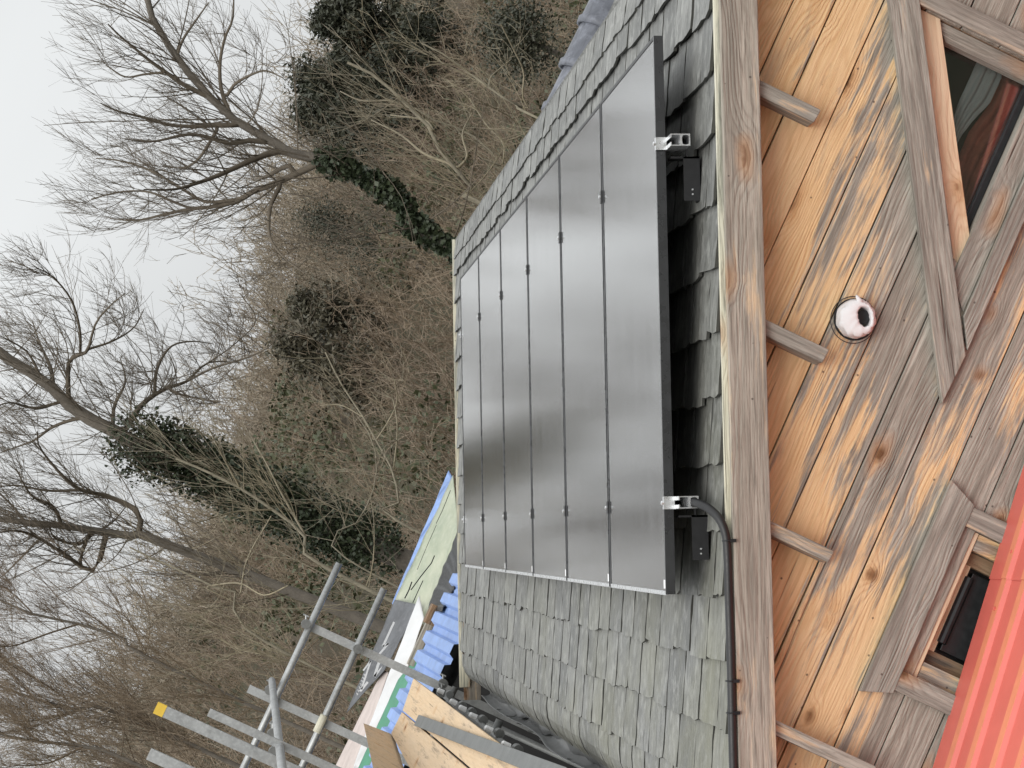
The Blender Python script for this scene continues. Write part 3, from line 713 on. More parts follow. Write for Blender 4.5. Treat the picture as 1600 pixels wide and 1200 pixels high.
# ------------------------------------------------------------------ red profiled lean-to roof
rd = np.array([.9934, 0, .1146]); rn = np.array([-.1146, 0, .9934]); RP = np.array([.762, YW - .02, -.841])
RR = thing('lean_to_roof', 'red profiled sheet lean-to roof in front of the plank gable', 'roof', (.3, -1.0, -4.3))
def profiled(x0, x1, lift, name):
    # ribs along local x, section across y (0 = at the wall)
    prof_ = [(.010, 0, 0)]
    for yc in (-.164, -.345, -.552, -.75, -.945, -1.14, -1.33):
        prof_ += [(yc + .034, 0, 0), (yc + .022, .013, 1), (yc - .022, .013, 0), (yc - .034, 0, 0)]
    prof_.append((-1.42, 0, 0)); n = len(prof_)
    V = [(x, p[0], p[1] + lift) for x in (x0, x1) for p in prof_] + [(x, p[0], p[1] + lift - .0012) for x in (x0, x1) for p in prof_]
    Fc = []; mi = []
    for i in range(n - 1):
        Fc.append((i, i + 1, n + i + 1, n + i)); mi.append(1 if prof_[i][2] == 1 else 0)
    for i in range(n - 1): Fc.append((2 * n + i, 3 * n + i, 3 * n + i + 1, 2 * n + i + 1)); mi.append(0)
    for i in range(n - 1): Fc += [(i, 2 * n + i, 2 * n + i + 1, i + 1), (n + i, n + i + 1, 3 * n + i + 1, 3 * n + i)]; mi += [0, 0]
    o = mk(name, V, Fc, M_red, RR, frame(RP, rd, rn)); o.data.materials.append(M_orange)
    o.data.polygons.foreach_set('material_index', mi); return o
profiled(-.305, 3.2, .0035, 'roof_sheet')
profiled(-2.2, -.24, 0, 'roof_sheet')
for xx, yy in ((-.22, -.164), (-.40, -.164), (-.20, -.345), (.3, -.164)):
    c = RP + rd * xx + Yv * (yy) + rn * .013
    mk('screw', *tube([tuple(c), tuple(c + rn * .006), tuple(c + rn * .007)], [.006, .006, .003], 8), M_red, RR)
for xx in (-1.9, .3, 2.6):
    c = RP + rd * xx; box('post', c[0] - .04, c[0] + .04, -1.5, -1.42, -4.3, c[2] - .004, M_dark, RR)
box('wall_plate', -1.95, 3.2, -1.51, -1.43, -.09, -.003, M_dark, RR, frame(RP - Yv * (RP[1]), rd, rn))

# ------------------------------------------------------------------ eave gutter
GXZ = prof(-.86, N0); gxx, gzz = GXZ[0] - .035, GXZ[1] - .06
GUT = thing('gutter', 'sagging grey gutter below the slate eave beside the scaffold', 'gutter', (gxx, 4, gzz))
ys = np.linspace(-.3, 8.6, 60); gv, gf = [], []; na = 12
for i, y in enumerate(ys):
    sag = .018 * math.sin(y * 1.7) + .012 * math.sin(y * 4.1 + 1); wob = .012 * math.sin(y * 2.3 + .5)
    for ly, rr_ in ((0, .062), (1, .058)):
        for j in range(na + 1):
            a = math.pi + math.pi * j / na; gv.append((gxx + wob + rr_ * math.cos(a), y, gzz + .03 + sag + rr_ * math.sin(a)))
W2 = 2 * (na + 1)
for i in range(len(ys) - 1):
    for j in range(na):
        a = i * W2 + j; gf.append((a, a + 1, a + W2 + 1, a + W2)); b = a + na + 1; gf.append((b, b + W2, b + W2 + 1, b + 1))
    for j, e in ((0, 0), (na, 1)): a = i * W2 + j; gf.append((a, a + W2, a + W2 + na + 1, a + na + 1))
fixn(mk('channel', gv, gf, M_gutter, GUT, smooth=True))
# lead flashing strip lapping from the eave into the channel
fv, ff = [], []
for i, y in enumerate(np.linspace(-.2, 8.5, 70)):
    e0 = prof(-.845, N0 - .008); wv = .010 * math.sin(y * 5.3) + .008 * math.sin(y * 11)
    for p in ((e0[0], e0[1]), (e0[0] - .008 + wv, e0[1] - .035), (gxx + .02 + wv, gzz + .012), (gxx - .02 + wv, gzz - .012)): fv.append((p[0], y, p[1]))
for i in range(69):
    for j in range(3): a = i * 4 + j; ff.append((a, a + 1, a + 5, a + 4))
o = mk('flashing', fv, ff, M_gutter, GUT, smooth=True); o.modifiers.new('thickness', 'SOLIDIFY').thickness = .003
for y in np.arange(.4, 8.6, .55):
    v, f = tube([(gxx + .064 * math.cos(a), y, gzz + .03 + .064 * math.sin(a)) for a in np.linspace(math.pi, 2 * math.pi, 9)], .005, 6); mk('bracket', v, f, M_galvdark, GUT)

# ------------------------------------------------------------------ scaffold
SC = thing('scaffold', 'galvanised tube scaffold with guard rails beside the eave', 'scaffold', (-1.2, 6, -4.3))
def sct(name, a, b, r=.02415, mt=None, k=14):
    v, f = tube([tuple(a), tuple(np.array(a) + (np.array(b) - np.array(a)) * .5), tuple(b)], r, k); 
    return mk(name, v, f, mt or M_galv, SC, smooth=False)
def smooth(o):
    o.data.polygons.foreach_set('use_smooth', [len(p.vertices) == 4 for p in o.data.polygons]); return o
YS = 9.15
a, b = px(530, 880, YS), px(380, 1200, YS); b = a + (b - a) * 1.35; smooth(sct('guard_rail', a, b))
a, b = px(600, 920, YS), px(480, 1180, YS); b = a + (b - a) * 1.6; smooth(sct('guard_rail', a, b))
# sleeve on the lower rail
c = px(501, 1131, YS); dx = (b - a) / np.linalg.norm(b - a); smooth(sct('sleeve', c - dx * .065, c + dx * .065, .030, M_pale))
def chan_post(pt, z_top, Y, wdt, dep, zbot=-4.3, nm='guard_post', capy=False, lean=0.0):
    p = px(*pt, Y); x = p[0]; z1 = p[2] if z_top is None else z_top
    t_ = .004
    pf = [(-wdt / 2, dep), (-wdt / 2, 0), (wdt / 2, 0), (wdt / 2, dep), (wdt / 2 - t_, dep), (wdt / 2 - t_, t_), (-wdt / 2 + t_, t_), (-wdt / 2 + t_, dep)]
    V = [(x + q[0] + lean * (z1 - zz), Y + q[1], zz) for zz in (zbot, z1) for q in pf]; n = 8
    Fc = [(i, (i + 1) % n, n + (i + 1) % n, n + i) for i in range(n)] + [(1, 2, 5, 6), (0, 1, 6, 7), (2, 3, 4, 5), (9, 14, 13, 10), (8, 15, 14, 9), (10, 13, 12, 11)]
    o = mk(nm, V, Fc, M_galv, SC); fixn(o)
    if capy: box('end_cap', x - wdt / 2 - .002, x + wdt / 2 + .002, Y - .003, Y + dep + .002, z1 - .05, z1 + .004, M_yellow, o)
    return x, z1
chan_post((474, 974), None, YS + .035, .058, .03)
chan_post((388, 1076), None, YS + .035, .058, .03)
chan_post((244, 1106), None, 5.6, .062, .035, capy=True, lean=.0)
chan_post((326, 1113), None, 5.64, .045, .03)
chan_post((232, 1178), None, 5.0, .062, .035)
a = px(425, 1066, YS - .05); b = px(442, 1210, 4.6); d = (b - a) / np.linalg.norm(b - a); smooth(sct('guard_rail', a - d * .12, b + d * 2.5))
# eave ledger and standards
LX, LZ = px(700, 1090, 8.9)[[0, 2]]
smooth(sct('ledger', (LX, 9.35, LZ), (LX - .02, -.6, LZ - .02), mt=M_galvdark))
for xs, yy in ((-1.5, 9.3), (-1.5, 5.5), (LX - .055, 9.25), (LX - .055, 6.2), (-1.5, 2.0), (LX - .055, 2.6)):
    smooth(sct('standard', (xs, yy, -4.3), (xs, yy, LZ - .04 if xs > -1.2 else -.25), mt=M_galvdark))
for yy in (9.2, 6.25, 3.0): smooth(sct('transom', (LX + .08, yy, LZ - .05), (-1.75, yy, LZ - .05), mt=M_galvdark))
def coupler(c, ax='Y'):
    t = sct('coupler', c - np.array([0, .03, 0]), c + np.array([0, .03, 0]), .034, M_galvdark)
    sgn = np.array([.045, 0, .02])
    mk('wing_bolt', *tube([tuple(c + sgn * .5), tuple(c + sgn * 1.3)], .007, 6), M_galv, t); mk('wing_nut', *tube([tuple(c + sgn * 1.2 + np.array([0, 0, -.022])), tuple(c + sgn * 1.2 + np.array([0, 0, .022]))], .006, 6), M_galv, t)
for q, Y_ in (((478, 975), YS), ((559, 1014), YS), ((421, 1078), YS), ((690, 1082), 9.0), ((692, 1068), 9.05)): coupler(px(*q, Y_))
for q, Y_ in (((432, 1128), 7.4), ((428, 1142), 7.0), ((431, 1170), 6.2)): coupler(px(*q, Y_) + np.array([-.02, 0, .0]))
for i, (q, Y_) in enumerate((((698, 1083), 8.6), ((718, 1100), 8.0), ((733, 1110), 7.4), ((750, 1122), 6.6), ((775, 1143), 5.6), ((803, 1168), 4.6))):
    c = px(*q, Y_); t = sct('coupler', c - np.array([0, .05, .02]), c + np.array([0, .05, -.02]), .026, M_galvdark)
    mk('white_cap', *tube([tuple(c + np.array([-.005, 0, .02])), tuple(c + np.array([-.005, 0, .06])), tuple(c + np.array([-.005, 0, .068]))], [.017, .017, .010], 10), M_sticker, t)

# boards on the scaffold, each lying on the transoms
def plat(x, y, off=0.):
    r = ray(x, y); a_ = -.432 + off; t = (a_ + .028 * CAM[1] - CAM[2]) / (r[2] - .028 * r[1]); return CAM + t * r
def sheet(name, pts, th, mt, label, cat, off=0., group=None):
    P = [plat(*q, off) if len(q) == 2 else np.array(q) for q in pts]; n = len(P)
    c = sum(P) / n; d = np.array([0, 1, .028]); R = frame(Vector(c), d, (0, -.028, 1)); iv = R.inverted()
    V = [iv @ Vector(p) for p in P] + [iv @ Vector(p - np.array([0, 0, th])) for p in P]
    f = [tuple(range(n)), tuple(range(2 * n - 1, n - 1, -1))] + [(i, i + n, (i + 1) % n + n, (i + 1) % n) for i in range(n)]
    o = mk(name, V, f, mt, None, R); fixn(o); b = o.modifiers.new('bevel', 'BEVEL'); b.width = .002; b.segments = 2
    return tag(o, label, cat, group)
A = plat(646, 1060); B = plat(798, 1175); Cc = plat(629, 1110); Dd = plat(735, 1200)
ex = lambda p, q, k: p + (q - p) * k
sheet('plywood_sheet', [tuple(A), tuple(ex(A, B, 1.9)), tuple(ex(Cc, Dd, 2.3)), tuple(Cc)], .018, M_ply, 'plywood sheet on the scaffold along the slate eave, beside the gutter', 'plywood', group='scaffold boards')
E_ = plat(611, 1146); G_ = plat(640, 1200)
sheet('plywood_sheet', [tuple(Cc + np.array([-.012, 0, 0])), tuple(ex(Cc, Dd, 2.3) + np.array([-.012, 0, 0])), tuple(ex(E_, G_, 3.2)), tuple(E_)], .018, M_ply, 'plywood sheet on the scaffold between the eave sheet and the tilted plank', 'plywood', group='scaffold boards')
# tilted plank at the outer edge
p1, p2, p3 = px(568, 1130, 8.6), px(610, 1146, 8.9), px(583, 1200, 6.5)
e3 = (p3 - p1); n4 = p2 + e3
o = mk('scaffold_plank', [tuple(q) for q in (p1, p2, p2 + e3 * 2.2, p1 + e3 * 2.2)] + [tuple(q + np.array([-.012, -.01, -.035])) for q in (p1, p2, p2 + e3 * 2.2, p1 + e3 * 2.2)],
       [(0, 1, 2, 3), (7, 6, 5, 4), (0, 4, 5, 1), (1, 5, 6, 2), (2, 6, 7, 3), (3, 7, 4, 0)], M_ply); fixn(o)
tag(o, 'thick plank set on edge along the outer side of the scaffold boards', 'plank', 'scaffold boards')
# grey steel strip lying diagonally over the sheets
a, b = plat(653, 1126, .012), plat(845, 1199, .012); dv = (b - a) / np.linalg.norm(b - a); sd_ = np.cross(dv, [0, 0, 1]); sd_ /= np.linalg.norm(sd_)
R = frame(Vector((a + b) / 2), dv, (0, 0, 1)); hl = np.linalg.norm(b - a) / 2
tag(box('steel_strip', -hl, hl + .6, -.037, .037, -.011, .012, M_galvdark, None, R, .002), 'grey steel strip lying diagonally over the plywood sheets', 'metal strip')

# ------------------------------------------------------------------ outbuilding with blue sheets and old banners over its ridge
OB = thing('outbuilding', 'low outbuilding with blue profiled sheet roof beyond the slate gable', 'building', (-.5, 12, -4.3))
RIDGEY, RIDGEZ, EY, EZ = 11.1, -.345, 9.75, -.455
sl = np.array([0, RIDGEY - EY, RIDGEZ - EZ]); sln = np.linalg.norm(sl); sl = sl / sln
V, Fc = [], []; pts = []; x = -4.2
while x < 2.2: pts += [(x, 0), (x + .022, .040), (x + .098, .040), (x + .12, 0)]; x += .165
n = len(pts)
nrm = np.array([0, -sl[2], sl[1]])
for t in (0, sln):
    for p in pts:
        q = np.array([p[0], EY, EZ]) + sl * t + nrm * p[1]; V.append(tuple(q))
V += [tuple(np.array(v) - nrm * .002) for v in V]
for i in range(n - 1): Fc += [(i, i + 1, n + i + 1, n + i), (2 * n + i, 3 * n + i, 3 * n + i + 1, 2 * n + i + 1), (i, 2 * n + i, 2 * n + i + 1, i + 1)]
fixn(mk('blue_sheet_roof', V, Fc, M_blue, OB))
box('wall', -4.1, 2.0, EY + .15, 12.0, -4.3, EZ - .10, M_deck, OB)
v, f = boxv(-4.2, 2.2, RIDGEY + .01, 12.15, 0, .03); mk('far_slope', [(p[0], p[1], RIDGEZ - .07 + p[2] + .0 * (p[1] - RIDGEY)) for p in v], f, M_dark, OB)
box('ridge_beam', -.78, 2.1, 11.5, 11.62, RIDGEZ - .03, RIDGEZ + .03, M_grey, OB)
box('timber_offcut', -.42, -.26, 11.2, 11.42, RIDGEZ - .03, RIDGEZ + .07, M_dark, OB)
def drape(name, poly_px, Yt, Yb, mt, label, cat='sheet', th=.004, wav=.012, sub=14, parent=None):
    """a limp sheet: four pixel corners (upper-right, upper-left, lower-left, lower-right), upper edge at depth Yt, lower edge at Yb"""
    a, b = px(*poly_px[0], Yt), px(*poly_px[1], Yt); c, d = px(*poly_px[2], Yb), px(*poly_px[3], Yb); V = []
    for i in range(sub + 1):
        for j in range(sub * 3 + 1):
            u, t = i / sub, j / (sub * 3); p = (a * (1 - t) + b * t) * (1 - u) + (d * (1 - t) + c * t) * u
            p = p + np.array([0, -1, .3]) * wav * (math.sin(t * 17 + u * 5) * .6 + math.sin(t * 41 + u * 9 + 1) * .4) ; V.append(tuple(p))
    W_ = sub * 3 + 1; Fc = [(i * W_ + j, i * W_ + j + 1, (i + 1) * W_ + j + 1, (i + 1) * W_ + j) for i in range(sub) for j in range(sub * 3)]
    o = mk(name, V, Fc, mt, parent, smooth=True); o.modifiers.new('thickness', 'SOLIDIFY').thickness = th
    return tag(o, label, cat) if parent is None else o
def bannerm(kind):
    m, n, b = mat('banner_' + kind); g = G(n); t = g('ShaderNodeTexCoord'); v = t.outputs['Object']
    a = g.noise(v, 3, 5, .6); d = g.noise(v, 22, 4, .6)
    if kind == 'green':
        c = g.mix(g.rng(a, .35, .65, 0, 1), (.40, .42, .31), (.27, .31, .22)); c = g.mix(g.rng(d, .5, .75, 0, .4), c, (.52, .52, .44)); r = .4
    else:
        c = g.mix(g.rng(a, .35, .65, 0, 1), (.10, .105, .115), (.055, .058, .065)); c = g.mix(g.rng(d, .5, .75, 0, .4), c, (.2, .2, .21)); r = .4
    g.l(c, b.inputs['Base Color']); b.inputs['Roughness'].default_value = r; g.bump(a, .3, .03, b); return m
M_bang, M_banb = bannerm('green'), bannerm('black')
drape('blue_tarpaulin', [(701, 735), (612, 943), (616, 948), (708, 748)], 12.95, 12.90, M_blue, 'blue tarpaulin edge showing above the pale green banner', 'tarpaulin')
BG = drape('banner_sheet', [(708, 742), (614, 944), (664, 978), (716, 828)], 12.85, 12.0, M_bang, 'pale green old banner sheet laid over the outbuilding ridge', 'banner', wav=.02)
BB = drape('banner_sheet', [(617, 937), (541, 1113), (600, 1048), (655, 945)], 12.80, 12.1, M_banb, 'black banner sheet with white angular lettering on the outbuilding ridge', 'banner', wav=.015)
drape('plastic_sheet', [(655, 930), (551, 1200), (586, 1200), (662, 965)], 12.0, 11.9, M_white, 'long white plastic strip below the black banner', 'plastic sheet')
drape('pale_sheet', [(598, 1046), (520, 1205), (556, 1205), (606, 1050)], 12.3, 12.1, M_pink, 'pale pinkish sheet below the black banner end', 'sheet', th=.01, wav=.004)
drape('green_sheet', [(622, 1062), (556, 1208), (596, 1215), (672, 1000)], 11.75, 11.35, M_green, 'green sheet tucked between white strip and blue roof sheets', 'plastic sheet', wav=.006)
drape('dark_plastic', [(716, 828), (668, 950), (690, 956), (717, 905)], 11.7, 10.9, M_rub, 'crumpled dark plastic beside the slate verge', 'plastic sheet', wav=.03)
# the banner's lettering: angular white strokes, just proud of the sheet
def stroke(pts, wpx, Yd):
    parts = []
    for (a, b) in zip(pts[:-1], pts[1:]):
        a_ = np.array(a, float); b_ = np.array(b, float); d_ = b_ - a_; L = np.hypot(*d_); nn = np.array([-d_[1], d_[0]]) / L * wpx / 2
        q = [px(*(p), Yd) for p in (a_ + nn, b_ + nn, b_ - nn, a_ - nn)]; q2 = [p + np.array([0, .004, 0]) for p in q]
        parts.append(([tuple(p) for p in q + q2], [(0, 1, 2, 3), (7, 6, 5, 4), (0, 4, 5, 1), (1, 5, 6, 2), (2, 6, 7, 3), (3, 7, 4, 0)]))
    return merge(parts)
def bl(x, y): return (520 + x / 4.8, 950 + y / 4.8)
def bg_(x, y): return (580 + x / 5.0, 720 + y / 5.0)
for pts, wpx in (([bg_(495, 740), bg_(470, 800), bg_(390, 900), bg_(310, 1010)], 1.6), ([bg_(405, 935), bg_(370, 1010), bg_(325, 1110)], 1.3), ([bg_(318, 945), bg_(295, 1010), bg_(262, 1075)], 1.9), ([bg_(620, 230), bg_(560, 380), bg_(508, 490)], .9), ([bg_(510, 500), bg_(430, 680), bg_(360, 850)], .7)):
    o = mk('fold', *stroke(pts, wpx, 11.95), M_rub, BG); fixn(o)  # flat dark strips painting the shade in the green banner's creases
for pts, wpx in (([bl(460, 105), bl(375, 290)], 3.2), ([bl(375, 290), bl(418, 265), bl(350, 345)], 3), ([bl(365, 350), bl(312, 515), bl(388, 430)], 4.0), ([bl(285, 395), bl(215, 610)], 2.6), ([bl(285, 395), bl(228, 470)], 2.4), ([bl(262, 555), bl(205, 625)], 3.4)):
    o = mk('letter', *stroke(pts, wpx, 12.28), M_white, BB); fixn(o)
for k in range(7):
    x_, y_ = 238 - 9 * k, 495 + 24 * k
    o = mk('small_letter', *stroke([bl(x_ - 8, y_), bl(x_ + 6, y_ + 5), bl(x_ - 2, y_ + 14)], 1.2, 12.3), M_white, BB); fixn(o)

# ------------------------------------------------------------------ vegetation
UP = np.array([0, 0, 1.])
def unit(a): return a / np.maximum(np.linalg.norm(a, axis=-1, keepdims=True), 1e-9)
def grow(p, d, ln, K, curl=.25, up=.05):
    """N polylines from p along d, length ln (N,), K segments"""
    out = [p]; d = unit(d); w = RNG.normal(size=p.shape) * curl
    for i in range(K):
        w = w * .6 + RNG.normal(size=p.shape) * curl * .8
        d = unit(d + w / K * 1.6 + UP * up / K * 2); p = p + d * (ln / K)[:, None]; out.append(p)
    return np.stack(out, 1)
def taper(r0, K, end=.3): return r0[:, None] * np.linspace(1, end, K + 1)[None, :]
def spawn(poly, rad, mult, frac, tmin=.2, spread=.8, lenf=None):
    """child starts spread along each polyline"""
    Np, K1, _ = poly.shape; idx = np.repeat(np.arange(Np), mult); t = RNG.uniform(tmin, .98, len(idx)) * (K1 - 1)
    i = np.minimum(t.astype(int), K1 - 2); f = (t - i)[:, None]
    P = poly[idx, i] * (1 - f) + poly[idx, i + 1] * f; T = unit(poly[idx, i + 1] - poly[idx, i])
    R = rad[idx, i] * (1 - f[:, 0]) + rad[idx, i + 1] * f[:, 0]
    L = np.linalg.norm(poly[idx, -1] - poly[idx, 0], axis=1) * frac * RNG.uniform(.45, 1.15, len(idx)) * (1.15 - .55 * t / (K1 - 1))
    Dn = unit(T + RNG.normal(size=T.shape) * spread)
    return P, Dn, L, R
def tubes_mesh(sets, sides=3):
    Vs, Fs, k = [], [], 0
    for poly, rad in sets:
        n, K1, _ = poly.shape
        T = unit(np.gradient(poly, axis=1)); a = RNG.normal(size=(n, 1, 3)); u = unit(np.cross(T, a)); v = np.cross(T, u)
        if sides == 1:                       # hair-thin tips: a sliver
            V = np.stack([poly - u * rad[..., None], poly + u * rad[..., None]], 2); id_ = np.arange(n * K1 * 2).reshape(n, K1, 2) + k
            Fs.append(np.stack([id_[:, :-1, 0], id_[:, :-1, 1], id_[:, 1:, 1], id_[:, 1:, 0]], -1).reshape(-1, 4)); Vs.append(V.reshape(-1, 3)); k += n * K1 * 2; continue
        ang = np.arange(sides) * 2 * math.pi / sides
        V = poly[:, :, None, :] + rad[:, :, None, None] * (np.cos(ang)[None, None, :, None] * u[:, :, None, :] + np.sin(ang)[None, None, :, None] * v[:, :, None, :])
        id_ = np.arange(n * K1 * sides).reshape(n, K1, sides) + k
        a0 = id_[:, :-1, :]; b0 = np.roll(id_, -1, 2)[:, :-1, :]; c0 = np.roll(id_, -1, 2)[:, 1:, :]; d0 = id_[:, 1:, :]
        Fs.append(np.stack([a0, b0, c0, d0], -1).reshape(-1, 4)); Vs.append(V.reshape(-1, 3)); k += n * K1 * sides
    return np.concatenate(Vs), np.concatenate(Fs)
def fast(name, V, Fq, mt, parent=None, smooth=False):
    me = bpy.data.meshes.new(name); nf, kk = Fq.shape
    me.vertices.add(len(V)); me.vertices.foreach_set('co', V.astype(np.float32).ravel())
    me.loops.add(nf * kk); me.loops.foreach_set('vertex_index', Fq.astype(np.int32).ravel())
    me.polygons.add(nf); me.polygons.foreach_set('loop_start', np.arange(nf, dtype=np.int32) * kk); me.polygons.foreach_set('loop_total', np.full(nf, kk, np.int32))
    if smooth: me.polygons.foreach_set('use_smooth', np.ones(nf, bool))
    me.update(calc_edges=True); me.materials.append(mt)
    o = bpy.data.objects.new(name, me); col.objects.link(o); return place(o, parent)
def leaves(P, size, up=0.3, asp=.42):
    """one folded leaf (two triangles) at each point"""
    n = len(P); a = unit(RNG.normal(size=(n, 3)) + UP * up); b = unit(np.cross(a, RNG.normal(size=(n, 3)))); c = np.cross(a, b)
    s = (np.asarray(size) * RNG.uniform(.6, 1.3, n))[:, None]
    V = np.stack([P - b * s * .5, P + c * s * asp + a * s * .1, P + b * s * .6, P - c * s * asp + a * s * .1], 1)
    return V.reshape(-1, 3), np.arange(n * 4).reshape(-1, 4)
def resample(P, m):
    P = np.array(P); d = np.concatenate([[0], np.cumsum(np.linalg.norm(np.diff(P, axis=0), axis=1))]); t = np.linspace(0, d[-1], m)
    return np.stack([np.interp(t, d, P[:, i]) for i in range(3)], 1)

def traced_tree(name, label, D, trunk, limbs, r_trunk, foot, ivy=None, group=None, dens=1.0, bark=None, twig=None, depth=1.6, limb_r=.5, tw=.0036):
    """trunk, limbs: polylines in picture pixels at distance y = D; limbs lean in and out of that plane"""
    root = thing(name, label, 'tree', foot, group)
    def lift(pl, d0, drift):
        n = len(pl); dd = np.linspace(0, 1, n) ** 1.3 * drift
        return np.array([px(x, y, D + d0 + e) for (x, y), e in zip(pl, dd)])
    def pix(P): c = (P - CAM) @ CR.T; return np.stack([800 + F * c[:, 0] / c[:, 2], 600 + F * c[:, 1] / c[:, 2]], 1)
    tp = lift(trunk, 0, 0); tp = np.vstack([np.array(foot), tp])
    tpoly = resample(catmull(tp, 6), 30)
    tr = np.linspace(r_trunk * 1.1, r_trunk * .35, 30)
    V, Fq = tubes_mesh([(tpoly[None], tr[None])], 9); fast('trunk', V, Fq, bark or M_bark, root, True)
    L1 = []; known = [tpoly]; kr_ = [tr]
    for pl in limbs:
        # a limb leaves the nearest wood already there, at that wood's own depth
        allp = np.concatenate(known); ar = np.concatenate(kr_); dist = np.hypot(*(pix(allp) - np.array(pl[0])).T); k = dist.argmin()
        dr = RNG.uniform(-depth, depth); q = lift(pl, allp[k][1] - D, dr)
        if dist[k] > 3: q = np.vstack([allp[k], q])
        else: q[0] = allp[k]
        q = resample(catmull(q, 6), 16)
        ln = np.linalg.norm(np.diff(q, axis=0), axis=1).sum(); r0 = min(ar[k] * .8, r_trunk * limb_r, .013 * ln + .010)
        rr_ = np.linspace(r0, .006, 16); L1.append((q, rr_)); known.append(q); kr_.append(rr_)
    polys = np.stack([q for q, _ in L1]); rads = np.stack([r for _, r in L1])
    polys = np.concatenate([polys, resample(tpoly[14:], 16)[None]]); rads = np.concatenate([rads, np.linspace(r_trunk * .6, r_trunk * .3, 16)[None]])
    sets = [(polys[:-1], rads[:-1])]
    lens = np.linalg.norm(polys[:, -1] - polys[:, 0], axis=1)
    # second order
    mult = np.maximum(4, (lens * 7.5 * dens).astype(int)); rep = np.repeat(np.arange(len(polys)), mult)
    P, Dn, L, R = spawn(polys[rep], rads[rep], 1, .5, .08, .75)
    L = np.clip(L, .5, 1.9); p2 = grow(P, Dn + UP * .3, L, 7, .22, .30); r2 = taper(np.clip(R * .4, tw * 1.1, .010), 7, .3); sets.append((p2, r2))
    P, Dn, L, R = spawn(p2, r2, int(5 * dens + 1), .6, .1, .55)
    L = np.clip(L, .3, 1.0); p3 = grow(P, Dn + UP * .15, L, 5, .20, .22); r3 = taper(np.clip(R * .5, tw * .65, .005), 5, .5); sets.append((p3, r3))
    P, Dn, L, R = spawn(p3, r3, int(3 * dens + 1), .65, .1, .38)
    L = np.clip(L, .18, .65); p4 = grow(P, Dn + UP * .15, L, 3, .18, .2); r4 = taper(np.clip(R * .6, tw * .5, .003), 3, .6); sets.append((p4, r4))
    V, Fq = tubes_mesh(sets[:1], 6); V2, F2 = tubes_mesh(sets[1:3], 3); V3, F3 = tubes_mesh(sets[3:], 1)
    crown = fast('crown', np.concatenate([V, V2, V3]), np.concatenate([Fq, F2 + len(V), F3 + len(V) + len(V2)]), twig or M_twig, root)
    if ivy is not None:
        a, b, n, spread = ivy; Pn = []
        base = resample(tpoly[int(a * 29):int(b * 29) + 1], 60)
        i = RNG.integers(0, 60, n); off = RNG.normal(size=(n, 3)); off = unit(off) * (RNG.uniform(.35, 1, n) ** .5 * spread * (0.6 + .5 * np.sin(i * .45 + 1) ** 2 + .3 * np.sin(i * 1.3) ** 2))[:, None]
        V, Fq = leaves(base[i] + off, .055); fast('ivy', V, Fq, M_ivy, root)
    return root
def Z1(x, y): return (x / 2.6674, y / 2.6674)                # picture crops the tree limbs were read from
def Z2(x, y): return (x / 2.4, 400 + y / 2.4)
def Z3(x, y): return (x / 2.6667, 750 + y / 2.6667)
def zz(f, *p): return [f(*q) for q in p]
def footpt(x, y, D):
    p = px(x, y, D); return (float(p[0]), D, float(hill(p[0], D)) - .1)
A_tr = [(700, 385), (660, 345), (620, 310), (580, 280), (540, 262), (510, 250)] + zz(Z1, (1250, 650), (1170, 615), (1080, 560), (1000, 520), (950, 470), (870, 400), (800, 320), (740, 250), (690, 170), (640, 90), (600, -60))
A_l = [zz(Z1, (860, 400), (760, 350), (690, 300), (620, 250), (560, 200), (500, 150), (450, 100)),
       zz(Z1, (1000, 520), (900, 522), (800, 527), (700, 520), (640, 500), (560, 480), (480, 460), (420, 430)),
       zz(Z1, (910, 530), (870, 600), (820, 670), (760, 700), (680, 690)),
       zz(Z1, (1160, 630), (1080, 655), (1000, 690), (900, 735), (800, 770), (720, 790), (600, 790)),
       zz(Z1, (1330, 680), (1200, 740), (1120, 775), (1050, 800), (1000, 830), (900, 860), (800, 870), (700, 890), (640, 905), (560, 920), (460, 910)),
       zz(Z1, (1000, 832), (860, 842), (780, 800), (700, 750), (600, 700), (500, 670), (400, 660)),
       zz(Z1, (950, 455), (920, 360), (918, 250), (940, 150), (970, 80), (975, -40)),
       zz(Z1, (945, 400), (980, 350), (1050, 310), (1110, 295), (1180, 325)),
       zz(Z1, (1170, 770), (1130, 850), (1120, 930), (1130, 1000), (1180, 1070), (1270, 1140)),
       zz(Z1, (1130, 595), (1040, 585), (960, 600), (880, 575), (780, 560), (640, 590), (520, 580)),
       zz(Z1, (740, 250), (760, 170), (820, 80), (870, 10)), zz(Z1, (690, 300), (600, 310), (520, 320), (440, 270)),
       zz(Z1, (800, 870), (720, 840), (620, 800), (500, 800), (380, 830)), zz(Z1, (1200, 690), (1100, 740), (1060, 720), (1000, 640))]
traced_tree('bare_tree', 'tall bare tree with ivy clad trunk rising behind the slate ridge', 15.5, A_tr, A_l, .085, footpt(720, 395, 15.5), ivy=(.24, .73, 12000, .13), depth=1.3, dens=1.05)
B_tr = zz(Z2, (900, 860), (760, 790), (650, 740), (500, 700), (400, 640), (330, 610), (280, 580), (240, 540), (200, 500), (150, 455), (100, 430), (50, 400), (-40, 330))
